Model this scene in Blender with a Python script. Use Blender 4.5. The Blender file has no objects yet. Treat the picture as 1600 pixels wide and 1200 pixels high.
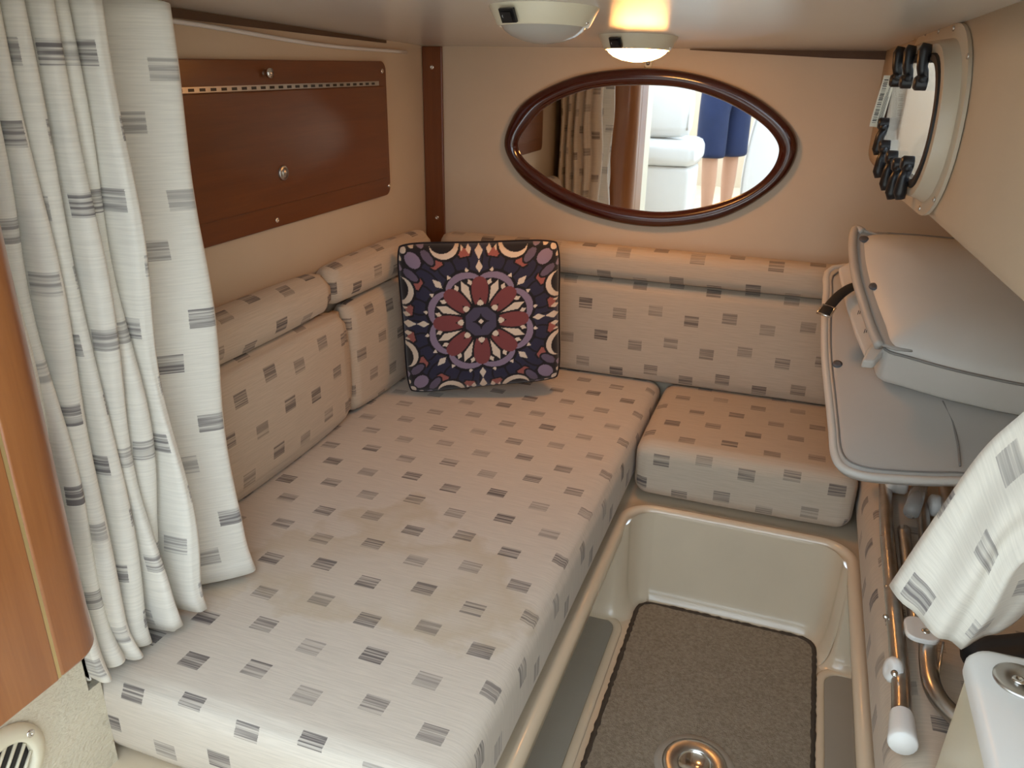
import bpy, bmesh, math, random
import numpy as np
from mathutils import Vector, Matrix

random.seed(7)
SC = bpy.context.scene
COL = SC.collection

# ------------------------------------------------------------------ camera
F = 1240.0                      # focal length in pixels of the 1600x1200 frame
CZ = 1.18                       # camera height above the cabin floor
R = np.array([[0.9397835, 0.14170897, -0.3110073],
              [0.34142656, -0.34846628, 0.87292563],
              [0.01532584, -0.92654726, -0.37586607]])   # camera (right, down, forward) -> world
cam_d = bpy.data.cameras.new('camera')
cam = bpy.data.objects.new('camera', cam_d); COL.objects.link(cam)
cam_d.sensor_width = 36.0
cam_d.lens = 36.0 * F / 1600.0
cam_d.clip_start = 0.01
m = Matrix.Identity(4)
for i in range(3):
    m[i][0] = R[i, 0]; m[i][1] = -R[i, 1]; m[i][2] = -R[i, 2]
m[2][3] = CZ
cam.matrix_world = m
SC.camera = cam

# ------------------------------------------------------------------ world and light
w = bpy.data.worlds.new('sky'); SC.world = w; w.use_nodes = True
bg = w.node_tree.nodes['Background']
bg.inputs[0].default_value = (0.72, 0.87, 1.0, 1)      # bright overcast daylight over the open cockpit
bg.inputs[1].default_value = 3.5
SC.view_settings.view_transform = 'Standard'
SC.view_settings.look = 'None'
SC.view_settings.gamma = 1.0
SC.view_settings.use_curve_mapping = False
SC.view_settings.exposure = 0.45
LAMP = 42.0                     # strength of the lit ceiling lamp's lens
SC.cycles.max_bounces = 10
SC.cycles.diffuse_bounces = 6

# ------------------------------------------------------------------ pixel helpers (distance always from a known surface)
def ray(x, y): return R @ np.array([(x - 800) / F, (y - 600) / F, 1.0])
def onz(x, y, z):
    d = ray(x, y); t = (z - CZ) / d[2]; return Vector((d[0]*t, d[1]*t, z))
def ony(x, y, Y):
    d = ray(x, y); t = Y / d[1]; return Vector((d[0]*t, Y, CZ + d[2]*t))
def onx(x, y, X):
    d = ray(x, y); t = X / d[0]; return Vector((X, d[1]*t, CZ + d[2]*t))
def onplane(x, y, p, n):
    d = Vector(ray(x, y)); o = Vector((0, 0, CZ)); t = (p - o).dot(n) / d.dot(n); return o + d * t

# ------------------------------------------------------------------ materials
def newmat(name):
    mt = bpy.data.materials.new(name); mt.use_nodes = True
    nt = mt.node_tree; b = nt.nodes['Principled BSDF']
    return mt, nt, b
def N(nt, typ, **kw):
    n = nt.nodes.new(typ)
    for k, v in kw.items():
        if k.startswith('i_'): n.inputs[int(k[2:])].default_value = v
        else: setattr(n, k, v)
    return n
def math_node(nt, op, a, b=None, c=None):
    n = nt.nodes.new('ShaderNodeMath'); n.operation = op
    for i, v in enumerate((a, b, c)):
        if v is None: continue
        if isinstance(v, (int, float)): n.inputs[i].default_value = v
        else: nt.links.new(v, n.inputs[i])
    return n.outputs[0]
def mixc(nt, fac, a, b):
    n = nt.nodes.new('ShaderNodeMix'); n.data_type = 'RGBA'
    for s, v in ((0, fac), (6, a), (7, b)):
        if isinstance(v, (int, float)): n.inputs[s].default_value = v
        elif isinstance(v, tuple): n.inputs[s].default_value = (*v, 1) if len(v) == 3 else v
        else: nt.links.new(v, n.inputs[s])
    return n.outputs[2]
def simple(name, col, rough=0.5, metal=0.0, var=0.0, vscale=8.0, bump=0.0, bscale=200.0, coat=0.0, spec=0.5, stretch=None, col2=None):
    mt, nt, b = newmat(name)
    b.inputs['Roughness'].default_value = rough; b.inputs['Metallic'].default_value = metal
    b.inputs['Coat Weight'].default_value = coat; b.inputs['Specular IOR Level'].default_value = spec
    b.inputs['Base Color'].default_value = (*col, 1)
    tc = N(nt, 'ShaderNodeTexCoord'); src = tc.outputs['Object']
    if stretch:
        mp = N(nt, 'ShaderNodeMapping'); mp.inputs['Scale'].default_value = stretch
        nt.links.new(src, mp.inputs[0]); src = mp.outputs[0]
    if var > 0 or col2:
        nz = N(nt, 'ShaderNodeTexNoise'); nz.inputs['Scale'].default_value = vscale; nz.inputs['Detail'].default_value = 5
        nt.links.new(src, nz.inputs['Vector'])
        c2 = col2 if col2 else tuple(c * (1 - var) for c in col)
        rmp = math_node(nt, 'SMOOTHSTEP' if False else 'MULTIPLY_ADD', nz.outputs[0], 2.0, -0.5)
        cl = N(nt, 'ShaderNodeClamp'); nt.links.new(rmp, cl.inputs[0])
        nt.links.new(mixc(nt, cl.outputs[0], col, c2), b.inputs['Base Color'])
    if bump > 0:
        nb = N(nt, 'ShaderNodeTexNoise'); nb.inputs['Scale'].default_value = bscale; nb.inputs['Detail'].default_value = 3
        nt.links.new(src if not stretch else tc.outputs['Object'], nb.inputs['Vector'])
        bp = N(nt, 'ShaderNodeBump'); bp.inputs['Strength'].default_value = bump; bp.inputs['Distance'].default_value = 0.003
        nt.links.new(nb.outputs[0], bp.inputs['Height']); nt.links.new(bp.outputs[0], b.inputs['Normal'])
    return mt

def fabric(name, base, dark, stain=False):
    """cream woven cloth with a staggered lattice of small striped rectangles; UV in metres"""
    mt, nt, b = newmat(name)
    b.inputs['Roughness'].default_value = 0.9; b.inputs['Specular IOR Level'].default_value = 0.15
    b.inputs['Sheen Weight'].default_value = 0.1
    uv = N(nt, 'ShaderNodeUVMap'); uv.uv_map = 'UVMap'
    sx = N(nt, 'ShaderNodeSeparateXYZ'); nt.links.new(uv.outputs[0], sx.inputs[0])
    u, v = sx.outputs[0], sx.outputs[1]
    M = lambda op, a, b_=None, c=None: math_node(nt, op, a, b_, c)
    vr = M('DIVIDE', v, 0.083); row = M('FLOOR', vr); par = M('FLOORED_MODULO', row, 2.0)
    ur = M('MULTIPLY_ADD', par, 0.5, M('DIVIDE', u, 0.094)); colm = M('FLOOR', ur)
    zig = M('MULTIPLY_ADD', M('FLOORED_MODULO', colm, 2.0), 0.018, -0.009)
    lx = M('MULTIPLY', M('SUBTRACT', M('FRACT', ur), 0.5), 0.094)
    ly = M('SUBTRACT', M('MULTIPLY', M('SUBTRACT', M('FRACT', vr), 0.5), 0.083), zig)
    # fuzzy edges
    cb = N(nt, 'ShaderNodeCombineXYZ'); nt.links.new(M('MULTIPLY', u, 60.0), cb.inputs[0]); nt.links.new(M('MULTIPLY', v, 900.0), cb.inputs[1])
    fz = N(nt, 'ShaderNodeTexNoise'); fz.inputs['Scale'].default_value = 1.0; nt.links.new(cb.outputs[0], fz.inputs['Vector'])
    edge = M('MULTIPLY_ADD', fz.outputs[0], 0.003, 0.0165)
    mx = M('LESS_THAN', M('ABSOLUTE', lx), edge); my = M('LESS_THAN', M('ABSOLUTE', ly), 0.0142)
    mask = M('MULTIPLY', mx, my)
    cid = N(nt, 'ShaderNodeCombineXYZ'); nt.links.new(row, cid.inputs[0]); nt.links.new(colm, cid.inputs[1])
    wn = N(nt, 'ShaderNodeTexWhiteNoise', noise_dimensions='2D'); nt.links.new(cid.outputs[0], wn.inputs['Vector'])
    rnd = wn.outputs['Value']
    # stripes
    sc_ = N(nt, 'ShaderNodeCombineXYZ')
    nt.links.new(M('MULTIPLY', ly, 300.0), sc_.inputs[0]); nt.links.new(M('MULTIPLY', rnd, 57.0), sc_.inputs[1]); nt.links.new(M('MULTIPLY', u, 6.0), sc_.inputs[2])
    sn = N(nt, 'ShaderNodeTexNoise'); sn.inputs['Scale'].default_value = 1.0; sn.inputs['Detail'].default_value = 2.0
    nt.links.new(sc_.outputs[0], sn.inputs['Vector'])
    st = N(nt, 'ShaderNodeMapRange'); st.inputs[1].default_value = 0.36; st.inputs[2].default_value = 0.60; nt.links.new(sn.outputs[0], st.inputs[0])
    inten = M('MULTIPLY_ADD', rnd, 0.45, 0.48)
    fac = M('MULTIPLY', mask, M('MULTIPLY', inten, M('MULTIPLY_ADD', st.outputs[0], 0.8, 0.2)))
    # slub weave
    cw = N(nt, 'ShaderNodeCombineXYZ'); nt.links.new(M('MULTIPLY', u, 18.0), cw.inputs[0]); nt.links.new(M('MULTIPLY', v, 420.0), cw.inputs[1])
    wv = N(nt, 'ShaderNodeTexNoise'); wv.inputs['Scale'].default_value = 1.0; wv.inputs['Detail'].default_value = 3.0; nt.links.new(cw.outputs[0], wv.inputs['Vector'])
    wm = N(nt, 'ShaderNodeMapRange'); wm.inputs[1].default_value = 0.35; wm.inputs[2].default_value = 0.75; nt.links.new(wv.outputs[0], wm.inputs[0])
    cc = mixc(nt, wm.outputs[0], base, tuple(c * 0.86 for c in base))
    if stain:
        # old water stain with a tide line on the sleeping cushion
        cs = N(nt, 'ShaderNodeCombineXYZ'); nt.links.new(u, cs.inputs[0]); nt.links.new(v, cs.inputs[1])
        n1 = N(nt, 'ShaderNodeTexNoise'); n1.inputs['Scale'].default_value = 7.0; n1.inputs['Detail'].default_value = 5.0; nt.links.new(cs.outputs[0], n1.inputs['Vector'])
        du = M('MULTIPLY', M('SUBTRACT', u, -0.56), 3.4); dv = M('MULTIPLY', M('SUBTRACT', v, 0.98), 5.0)
        rr = M('SQRT', M('ADD', M('MULTIPLY', du, du), M('MULTIPLY', dv, dv)))
        val = M('SUBTRACT', M('MULTIPLY_ADD', n1.outputs[0], 2.4, -0.35), rr)
        inside = N(nt, 'ShaderNodeMapRange'); inside.inputs[1].default_value = 0.0; inside.inputs[2].default_value = 0.18; nt.links.new(val, inside.inputs[0])
        fade = N(nt, 'ShaderNodeMapRange'); fade.inputs[1].default_value = 0.0; fade.inputs[2].default_value = 0.55; fade.inputs[3].default_value = 1.0; fade.inputs[4].default_value = 0.15; nt.links.new(val, fade.inputs[0])
        cc = mixc(nt, M('MULTIPLY', M('MULTIPLY', inside.outputs[0], fade.outputs[0]), 0.55), cc, (0.46, 0.35, 0.20))
    nt.links.new(mixc(nt, fac, cc, dark), b.inputs['Base Color'])
    bp = N(nt, 'ShaderNodeBump'); bp.inputs['Strength'].default_value = 0.25; bp.inputs['Distance'].default_value = 0.001
    nt.links.new(wv.outputs[0], bp.inputs['Height']); nt.links.new(bp.outputs[0], b.inputs['Normal'])
    return mt

def wood(name, c1, c2, axis, rough=0.3, coat=0.3):
    mt, nt, b = newmat(name)
    b.inputs['Roughness'].default_value = rough; b.inputs['Coat Weight'].default_value = coat; b.inputs['Coat Roughness'].default_value = 0.15
    tc = N(nt, 'ShaderNodeTexCoord'); mp = N(nt, 'ShaderNodeMapping')
    s = [38.0, 38.0, 38.0]; s[axis] = 2.2; mp.inputs['Scale'].default_value = s
    nt.links.new(tc.outputs['Object'], mp.inputs[0])
    n1 = N(nt, 'ShaderNodeTexNoise'); n1.inputs['Scale'].default_value = 1.0; n1.inputs['Detail'].default_value = 6; n1.inputs['Distortion'].default_value = 0.6
    nt.links.new(mp.outputs[0], n1.inputs['Vector'])
    r = N(nt, 'ShaderNodeMapRange'); r.inputs[1].default_value = 0.3; r.inputs[2].default_value = 0.7; nt.links.new(n1.outputs[0], r.inputs[0])
    mp2 = N(nt, 'ShaderNodeMapping'); s2 = [300.0]*3; s2[axis] = 14.0; mp2.inputs['Scale'].default_value = s2
    nt.links.new(tc.outputs['Object'], mp2.inputs[0])
    n2 = N(nt, 'ShaderNodeTexNoise'); n2.inputs['Scale'].default_value = 1.0; nt.links.new(mp2.outputs[0], n2.inputs['Vector'])
    c = mixc(nt, r.outputs[0], c1, c2)
    c = mixc(nt, math_node(nt, 'MULTIPLY', n2.outputs[0], 0.45), c, tuple(x * 0.6 for x in c2))
    nt.links.new(c, b.inputs['Base Color'])
    return mt

MT = {}
MT['fabric'] = fabric('striped_cream_fabric', (0.57, 0.475, 0.37), (0.085, 0.07, 0.072))
MT['fabric_bed'] = fabric('striped_cream_fabric_stained', (0.63, 0.56, 0.475), (0.085, 0.07, 0.072), stain=True)
MT['fabric_curtain'] = fabric('striped_curtain_cloth', (0.74, 0.70, 0.62), (0.12, 0.105, 0.11))
MT['wall'] = simple('beige_vinyl_liner', (0.60, 0.49, 0.36), 0.55, var=0.05, bump=0.05, bscale=500)
MT['ceiling'] = simple('glossy_ceiling_gelcoat', (0.62, 0.57, 0.50), 0.24, var=0.06, vscale=3, bump=0.03, bscale=6)
MT['gelcoat'] = simple('cream_gelcoat', (0.72, 0.60, 0.44), 0.22, var=0.10, vscale=6, coat=0.3)
MT['nonskid'] = simple('grey_nonskid', (0.34, 0.31, 0.26), 0.7, var=0.15, vscale=5, bump=0.2, bscale=700)
MT['embossed'] = None
MT['cherry'] = wood('cherry_wood', (0.185, 0.050, 0.008), (0.135, 0.034, 0.006), 1)
MT['cherry_v'] = wood('cherry_wood_upright', (0.19, 0.055, 0.014), (0.14, 0.038, 0.010), 2)
MT['cabinet'] = wood('cabinet_wood', (0.40, 0.155, 0.05), (0.30, 0.105, 0.032), 2)
MT['mahogany'] = wood('mahogany_gloss', (0.062, 0.010, 0.005), (0.042, 0.007, 0.004), 0, rough=0.12, coat=0.8)
MT['dark_wood'] = simple('dark_brown_edge', (0.10, 0.055, 0.03), 0.7, var=0.3)
MT['gold'] = simple('pale_gold_line', (0.62, 0.45, 0.2), 0.4, 0.6)
MT['mirror'] = simple('mirror_glass', (0.92, 0.92, 0.92), 0.015, 1.0)
MT['chrome'] = simple('chrome', (0.75, 0.73, 0.70), 0.15, 1.0)
MT['steel'] = simple('brushed_steel', (0.62, 0.60, 0.57), 0.32, 1.0, var=0.2, vscale=30)
MT['alu'] = simple('worn_aluminium_tube', (0.62, 0.60, 0.57), 0.28, 1.0, var=0.25, vscale=40)
MT['black'] = simple('black_plastic', (0.012, 0.012, 0.014), 0.35)
MT['rubber'] = simple('black_rubber', (0.015, 0.015, 0.016), 0.6)
MT['white_pl'] = simple('white_plastic', (0.80, 0.79, 0.76), 0.3, var=0.05)
MT['cream_pl'] = simple('cream_plastic', (0.72, 0.66, 0.50), 0.35)
MT['grey_vinyl'] = simple('grey_vinyl', (0.47, 0.45, 0.42), 0.42, var=0.07, vscale=7, bump=0.06, bscale=900)
MT['grey_vinyl_light'] = simple('light_grey_vinyl', (0.60, 0.58, 0.54), 0.42, var=0.06, vscale=9, bump=0.06, bscale=900)
MT['grey_welt'] = simple('grey_welt', (0.22, 0.21, 0.20), 0.45)
MT['dark_mark'] = simple('dark_stitch', (0.10, 0.10, 0.11), 0.6)
MT['mesh'] = simple('white_mesh_cloth', (0.70, 0.66, 0.60), 0.85, bump=0.5, bscale=1200)
MT['white_vinyl'] = simple('white_vinyl_seat', (0.74, 0.74, 0.72), 0.4, var=0.04)
MT['carpet'] = simple('brown_grey_carpet', (0.20, 0.165, 0.12), 0.95, col2=(0.34, 0.295, 0.23), vscale=160, bump=0.9, bscale=420, spec=0.1)
MT['carpet_edge'] = simple('dark_brown_serging', (0.06, 0.045, 0.032), 0.95, bump=0.8, bscale=500)
MT['navy'] = simple('navy_shorts_cloth', (0.012, 0.022, 0.075), 0.85, var=0.3, bump=0.2, bscale=500)
MT['shirt'] = simple('pale_grey_shirt_cloth', (0.55, 0.57, 0.60), 0.85)
MT['skin'] = simple('skin', (0.58, 0.33, 0.22), 0.5, var=0.1)
MT['hair'] = simple('brown_hair', (0.06, 0.04, 0.025), 0.7)
MT['deck'] = simple('grey_porthole_backing', (0.42, 0.40, 0.40), 0.6)  # for the backing panel added outside the porthole
MT['flange'] = simple('cream_flange_plastic', (0.60, 0.52, 0.40), 0.3, var=0.08)
MT['paper'] = simple('white_paper', (0.72, 0.66, 0.52), 0.6)
MT['ink'] = simple('black_ink', (0.03, 0.025, 0.02), 0.6)

def mk_glass():
    mt, nt, b = newmat('clear_lens'); b.inputs['Base Color'].default_value = (0.62, 0.58, 0.52, 1)
    b.inputs['Roughness'].default_value = 0.2; b.inputs['Transmission Weight'].default_value = 0.35
    return mt
MT['lens'] = mk_glass()
def mk_clear():
    mt, nt, b = newmat('clear_plastic'); b.inputs['Base Color'].default_value = (0.8, 0.8, 0.78, 1)
    b.inputs['Roughness'].default_value = 0.12; b.inputs['Transmission Weight'].default_value = 0.7
    return mt
MT['clear'] = mk_clear()
def mk_port():
    mt, nt, b = newmat('porthole_acrylic'); b.inputs['Base Color'].default_value = (0.92, 0.93, 0.95, 1)
    b.inputs['Roughness'].default_value = 0.06; b.inputs['Transmission Weight'].default_value = 0.95; b.inputs['IOR'].default_value = 1.1
    return mt
MT['port'] = mk_port()
def mk_emit():
    mt, nt, b = newmat('lit_lens'); b.inputs['Base Color'].default_value = (0.9, 0.75, 0.5, 1)
    b.inputs['Emission Color'].default_value = (1.0, 0.43, 0.12, 1); b.inputs['Emission Strength'].default_value = LAMP
    return mt
MT['lit'] = mk_emit()
def mk_embossed():
    mt, nt, b = newmat('embossed_cream_vinyl'); b.inputs['Base Color'].default_value = (0.66, 0.60, 0.47, 1); b.inputs['Roughness'].default_value = 0.6
    tc = N(nt, 'ShaderNodeTexCoord'); mp = N(nt, 'ShaderNodeMapping'); mp.inputs['Scale'].default_value = (70, 70, 130)
    nt.links.new(tc.outputs['Object'], mp.inputs[0])
    vo = N(nt, 'ShaderNodeTexNoise'); vo.inputs['Scale'].default_value = 2.0; vo.inputs['Detail'].default_value = 3.0; nt.links.new(mp.outputs[0], vo.inputs['Vector'])
    bp = N(nt, 'ShaderNodeBump'); bp.inputs['Strength'].default_value = 0.8; bp.inputs['Distance'].default_value = 0.004
    nt.links.new(vo.outputs[0], bp.inputs['Height']); nt.links.new(bp.outputs[0], b.inputs['Normal'])
    return mt
MT['embossed'] = mk_embossed()

# ------------------------------------------------------------------ object helpers
ORG = {}
def obj(name, verts, faces, mat, parent=None, uvs=None, smooth=True, label=None, cat=None, group=None, kind=None, sharp=None, origin=None, solid=0.0, bevel=0.0, subsurf=0):
    vs = np.array([tuple(v) for v in verts], float)
    if origin is None:
        lo, hi = vs.min(0), vs.max(0); origin = Vector(((lo[0]+hi[0])/2, (lo[1]+hi[1])/2, lo[2]))
    origin = Vector(origin)
    me = bpy.data.meshes.new(name)
    me.from_pydata([tuple(v) for v in (vs - np.array(origin))], [], [tuple(f) for f in faces])
    if uvs is not None:
        l = me.uv_layers.new(name='UVMap')
        flat = []
        for f in uvs:
            for q in f: flat += [q[0], q[1]]
        l.data.foreach_set('uv', flat)
    me.materials.append(MT[mat])
    me.validate(); 
    bm = bmesh.new(); bm.from_mesh(me); bmesh.ops.recalc_face_normals(bm, faces=bm.faces); bm.to_mesh(me); bm.free()
    if smooth:
        me.polygons.foreach_set('use_smooth', [True]*len(me.polygons))
        if sharp: me.set_sharp_from_angle(angle=math.radians(sharp))
    o = bpy.data.objects.new(name, me); COL.objects.link(o)
    ORG[o.name] = origin
    if parent is not None:
        o.parent = parent; o.location = origin - ORG[parent.name]
    else: o.location = origin
    if solid: md = o.modifiers.new('thickness', 'SOLIDIFY'); md.thickness = solid; md.offset = 0
    if bevel: md = o.modifiers.new('bevel', 'BEVEL'); md.width = bevel; md.segments = 2; md.limit_method = 'ANGLE'
    if subsurf: md = o.modifiers.new('sub', 'SUBSURF'); md.levels = subsurf; md.render_levels = subsurf
    tag(o, label, cat, group, kind)
    return o
def tag(o, label=None, cat=None, group=None, kind=None):
    if label: o['label'] = label
    if cat: o['category'] = cat
    if group: o['group'] = group
    if kind: o['kind'] = kind
def thing(name, loc, label, cat, group=None, kind=None):
    e = bpy.data.objects.new(name, None); COL.objects.link(e); e.empty_display_size = 0.05
    e.location = loc; ORG[e.name] = Vector(loc); tag(e, label, cat, group, kind)
    return e

def box(x0, x1, y0, y1, z0, z1):
    v = [(x0,y0,z0),(x1,y0,z0),(x1,y1,z0),(x0,y1,z0),(x0,y0,z1),(x1,y0,z1),(x1,y1,z1),(x0,y1,z1)]
    f = [(0,3,2,1),(4,5,6,7),(0,1,5,4),(1,2,6,5),(2,3,7,6),(3,0,4,7)]
    return v, f
def join(*parts):
    V, Fc = [], []
    for v, f in parts:
        o = len(V); V += [tuple(q) for q in v]; Fc += [tuple(i + o for i in q) for q in f]
    return V, Fc
def frame_of(n):
    n = Vector(n).normalized(); a = Vector((0,0,1)) if abs(n.z) < 0.9 else Vector((1,0,0))
    u = a.cross(n).normalized(); v = n.cross(u); return u, v, n
def lathe(base, axis, prof, seg=32):
    """prof: list of (radius, height along axis)"""
    u, v, n = frame_of(axis); base = Vector(base); V, Fc = [], []
    for r, h in prof:
        for k in range(seg):
            a = 2*math.pi*k/seg; V.append(base + n*h + (u*math.cos(a) + v*math.sin(a))*max(r, 1e-5))
    for i in range(len(prof)-1):
        for k in range(seg):
            k2 = (k+1) % seg; Fc.append((i*seg+k, i*seg+k2, (i+1)*seg+k2, (i+1)*seg+k))
    return V, Fc
def smooth_path(pts, n=8, closed=False):
    P = [Vector(p) for p in pts]; out = []; L = len(P)
    rng = range(L) if closed else range(L-1)
    for i in rng:
        p0 = P[(i-1) % L] if closed or i > 0 else P[0]*2 - P[1]
        p1 = P[i]; p2 = P[(i+1) % L]
        p3 = P[(i+2) % L] if closed or i+2 < L else P[-1]*2 - P[-2]
        for k in range(n):
            t = k/n
            out.append(0.5*((2*p1) + (p2-p0)*t + (2*p0-5*p1+4*p2-p3)*t*t + (3*p1-p0-3*p2+p3)*t**3))
    if not closed: out.append(P[-1].copy())
    return out
def tube(path, rad, seg=12, closed=False, flat=1.0, up=None, cap=True):
    P = [Vector(p) for p in path]; n = len(P); V, Fc = [], []
    rads = rad if isinstance(rad, (list, tuple)) else [rad]*n
    prev = None
    for i in range(n):
        t = (P[(i+1) % n] - P[i-1]) if closed else (P[min(i+1, n-1)] - P[max(i-1, 0)])
        t.normalize()
        if prev is None:
            a = Vector(up) if up else (Vector((0,0,1)) if abs(t.z) < 0.9 else Vector((1,0,0)))
        else: a = prev
        s = t.cross(a).normalized(); b = s.cross(t).normalized(); prev = b
        for k in range(seg):
            an = 2*math.pi*k/seg; V.append(P[i] + (s*math.cos(an) + b*math.sin(an)*flat)*rads[i])
    for i in range(n if closed else n-1):
        j = (i+1) % n
        for k in range(seg):
            k2 = (k+1) % seg; Fc.append((i*seg+k, i*seg+k2, j*seg+k2, j*seg+k))
    if cap and not closed:
        Fc.append(tuple(range(seg))); Fc.append(tuple((n-1)*seg + k for k in reversed(range(seg))))
    return V, Fc
def prism(pts, direction):
    """closed planar outline extruded by a vector"""
    d = Vector(direction); n = len(pts); P = [Vector(p) for p in pts]
    V = P + [p + d for p in P]
    Fc = [tuple(range(n)), tuple(reversed(range(n, 2*n)))] + [(i, (i+1) % n, (i+1) % n + n, i + n) for i in range(n)]
    return V, Fc
def rrect(w, h, r, seg=6):
    out = []
    for cx, cy, a0 in ((w/2-r, h/2-r, 0), (-w/2+r, h/2-r, 90), (-w/2+r, -h/2+r, 180), (w/2-r, -h/2+r, 270)):
        for k in range(seg+1):
            a = math.radians(a0 + 90*k/seg); out.append((cx + r*math.cos(a), cy + r*math.sin(a)))
    return out
def screw(parent, p, n, r=0.005, mat='chrome', name='screw'):
    v, f = lathe(p, n, [(r, 0), (r, 0.001), (r*0.75, 0.0022), (r*0.3, 0.0026), (r*0.28, 0.0012), (0, 0.0012)], 14)
    return obj(name, v, f, mat, parent)

def cushion(name, x0, x1, y0, y1, z0, z1, r, puff, mat, uvf, step=0.018, parent=None, fn=None, **kw):
    """rounded, slightly stuffed box; uvf(face_axis, sign, p) gives metres"""
    c = np.array([(x0+x1)/2, (y0+y1)/2, (z0+z1)/2]); h = np.array([(x1-x0)/2, (y1-y0)/2, (z1-z0)/2])
    key = {}; V = []; Fc = []; UV = []
    r = min(r, h.min()*0.98)
    def ticks(hh):
        n = max(2, int(math.ceil(2*(hh-r)/step))) if hh > r*1.01 else 1
        mid = list(np.linspace(-(hh-r), hh-r, n+1))
        arc = [r*math.tan(math.radians(a)) for a in (11, 22, 33)]
        lo = [-(hh-r)-a for a in reversed(arc)] + []
        return [-hh] + lo + mid + [hh-r+a for a in arc] + [hh]
    T = [ticks(q) for q in h]
    def vert(p):
        inner = np.clip(p, -(h-r), h-r); d = p - inner; L = np.linalg.norm(d)
        q = inner + d * (r / L)
        nrm = d / L
        e = 1.0
        for a in range(3):
            if h[a] > r: e *= 1.0 if abs(nrm[a]) > 0.7 else max(0.0, 1 - (abs(p[a])/h[a])**2.5)
        q = q + nrm * puff * e + c
        if fn: q = np.array(fn(q, p / h))
        return q
    def vid(p):
        k = tuple(np.round(p, 6))
        if k not in key: key[k] = len(V); V.append(vert(np.array(p)))
        return key[k]
    for ax in range(3):
        a, b = [i for i in range(3) if i != ax]
        for sg in (-1, 1):
            for i in range(len(T[a])-1):
                for j in range(len(T[b])-1):
                    quad = []
                    for (ii, jj) in ((i, j), (i+1, j), (i+1, j+1), (i, j+1)):
                        p = np.zeros(3); p[ax] = sg*h[ax]; p[a] = T[a][ii]; p[b] = T[b][jj]; quad.append(p)
                    Fc.append([vid(p) for p in quad]); UV.append([uvf(ax, sg, p + c) for p in quad])
    return obj_uv(name, V, Fc, mat, parent, UV, **kw)
def obj_uv(name, V, Fc, mat, parent, UV, **kw):
    # keep the winding untouched so that UV loops stay aligned: orient each face outward first
    c = np.mean(np.array([tuple(v) for v in V]), 0); F2, U2 = [], []
    A = [np.array(tuple(v)) for v in V]
    for f, u in zip(Fc, UV):
        n = np.cross(A[f[1]]-A[f[0]], A[f[2]]-A[f[1]]); mid = (A[f[0]]+A[f[2]])/2
        if np.dot(n, mid - c) < 0: f = list(reversed(f)); u = list(reversed(u))
        F2.append(f); U2.append(u)
    return obj(name, V, F2, mat, parent, uvs=U2, **kw)

def catmull2(pts, n=8): return [(p.x, p.y) for p in smooth_path([Vector((a, b, 0)) for a, b in pts], n, True)]

# ------------------------------------------------------------------ levels of the cabin
BED = 0.38; RIM = 0.235; WX = -1.0; WY = 2.06
def ceil_z(y): return 1.216 + 0.041*(WY - y)
def hull_x(y): return 0.129 + 0.083*(WY - y)

# ================================================================== THE SETTING
Y0 = 0.34   # companionway edge, out of view: roof cut short to let daylight onto the berth
v, f = box(-0.44, 0.44, -0.3, 1.68, -0.03, 0.0)
floor = obj('floor', v, f, 'gelcoat', kind='structure', smooth=False)
v, f = box(WX, 0.80, WY, WY+0.03, 0.0, 1.32)
wall_far = obj('wall_far', v, f, 'wall', kind='structure', smooth=False)
v, f = box(WX-0.03, WX, 0.56, WY+0.03, 0.0, 1.36)
wall_left = obj('wall_left', v, f, 'wall', kind='structure', smooth=False)
v, f = join(box(-0.85, -0.82, -0.35, 0.602, 0.0, 1.40), box(WX, -0.85, 0.587, 0.602, 0.0, 1.40), box(-0.85, -0.82, 0.602, 0.622, 0.0, BED-0.004))
obj('wall_entry', v, f, 'embossed', kind='structure', smooth=False)
v, f = box(0.78, 0.81, -0.35, WY+0.03, 0.0, 0.97)
obj('wall_right', v, f, 'wall', kind='structure', smooth=False)
# ceiling: sloping up gently toward the companionway
v = [(WX-0.03, Y0, ceil_z(Y0)), (hull_x(Y0)+0.02, Y0, ceil_z(Y0)), (hull_x(WY+0.03)+0.02, WY+0.03, ceil_z(WY+0.03)), (WX-0.03, WY+0.03, ceil_z(WY+0.03))]
v, f = prism(v, (0, 0, 0.035))
obj('ceiling', v, f, 'ceiling', kind='structure', smooth=False)
# the side deck that overhangs the stowage on the right: inner face, rounded lower edge, underside
V, Fc = [], []
ys = sorted(set(list(np.linspace(-0.12, WY, 14)) + [1.52 - 0.195*0.9966, 1.52 + 0.195*0.9966]))
ys = [y for y in ys if not (1.33 < y < 1.71)]
for y in ys:
    hx = hull_x(y); zt = ceil_z(y); zb = 0.965 - 0.02*(WY-y)/1.2
    ring = [(hx, zt), (hx, 1.195), (hx, 1.015)]
    for k in range(7):
        a = math.radians(180 + 90*k/6); ring.append((hx + 0.04 + 0.04*math.cos(a), zb + 0.04 + 0.04*math.sin(a)))
    ring += [(hx + 0.3, zb - 0.004), (0.79, zb - 0.004)]
    V += [(a, y, b) for a, b in ring]
n = 12
for i in range(len(ys)-1):
    for k in range(n-1):
        if k == 1 and ys[i] < 1.52 < ys[i+1]: continue      # the porthole opening
        Fc.append((i*n+k, i*n+k+1, (i+1)*n+k+1, (i+1)*n+k))
obj('wall_hull', V, Fc, 'wall', kind='structure', solid=0.004)
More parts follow.
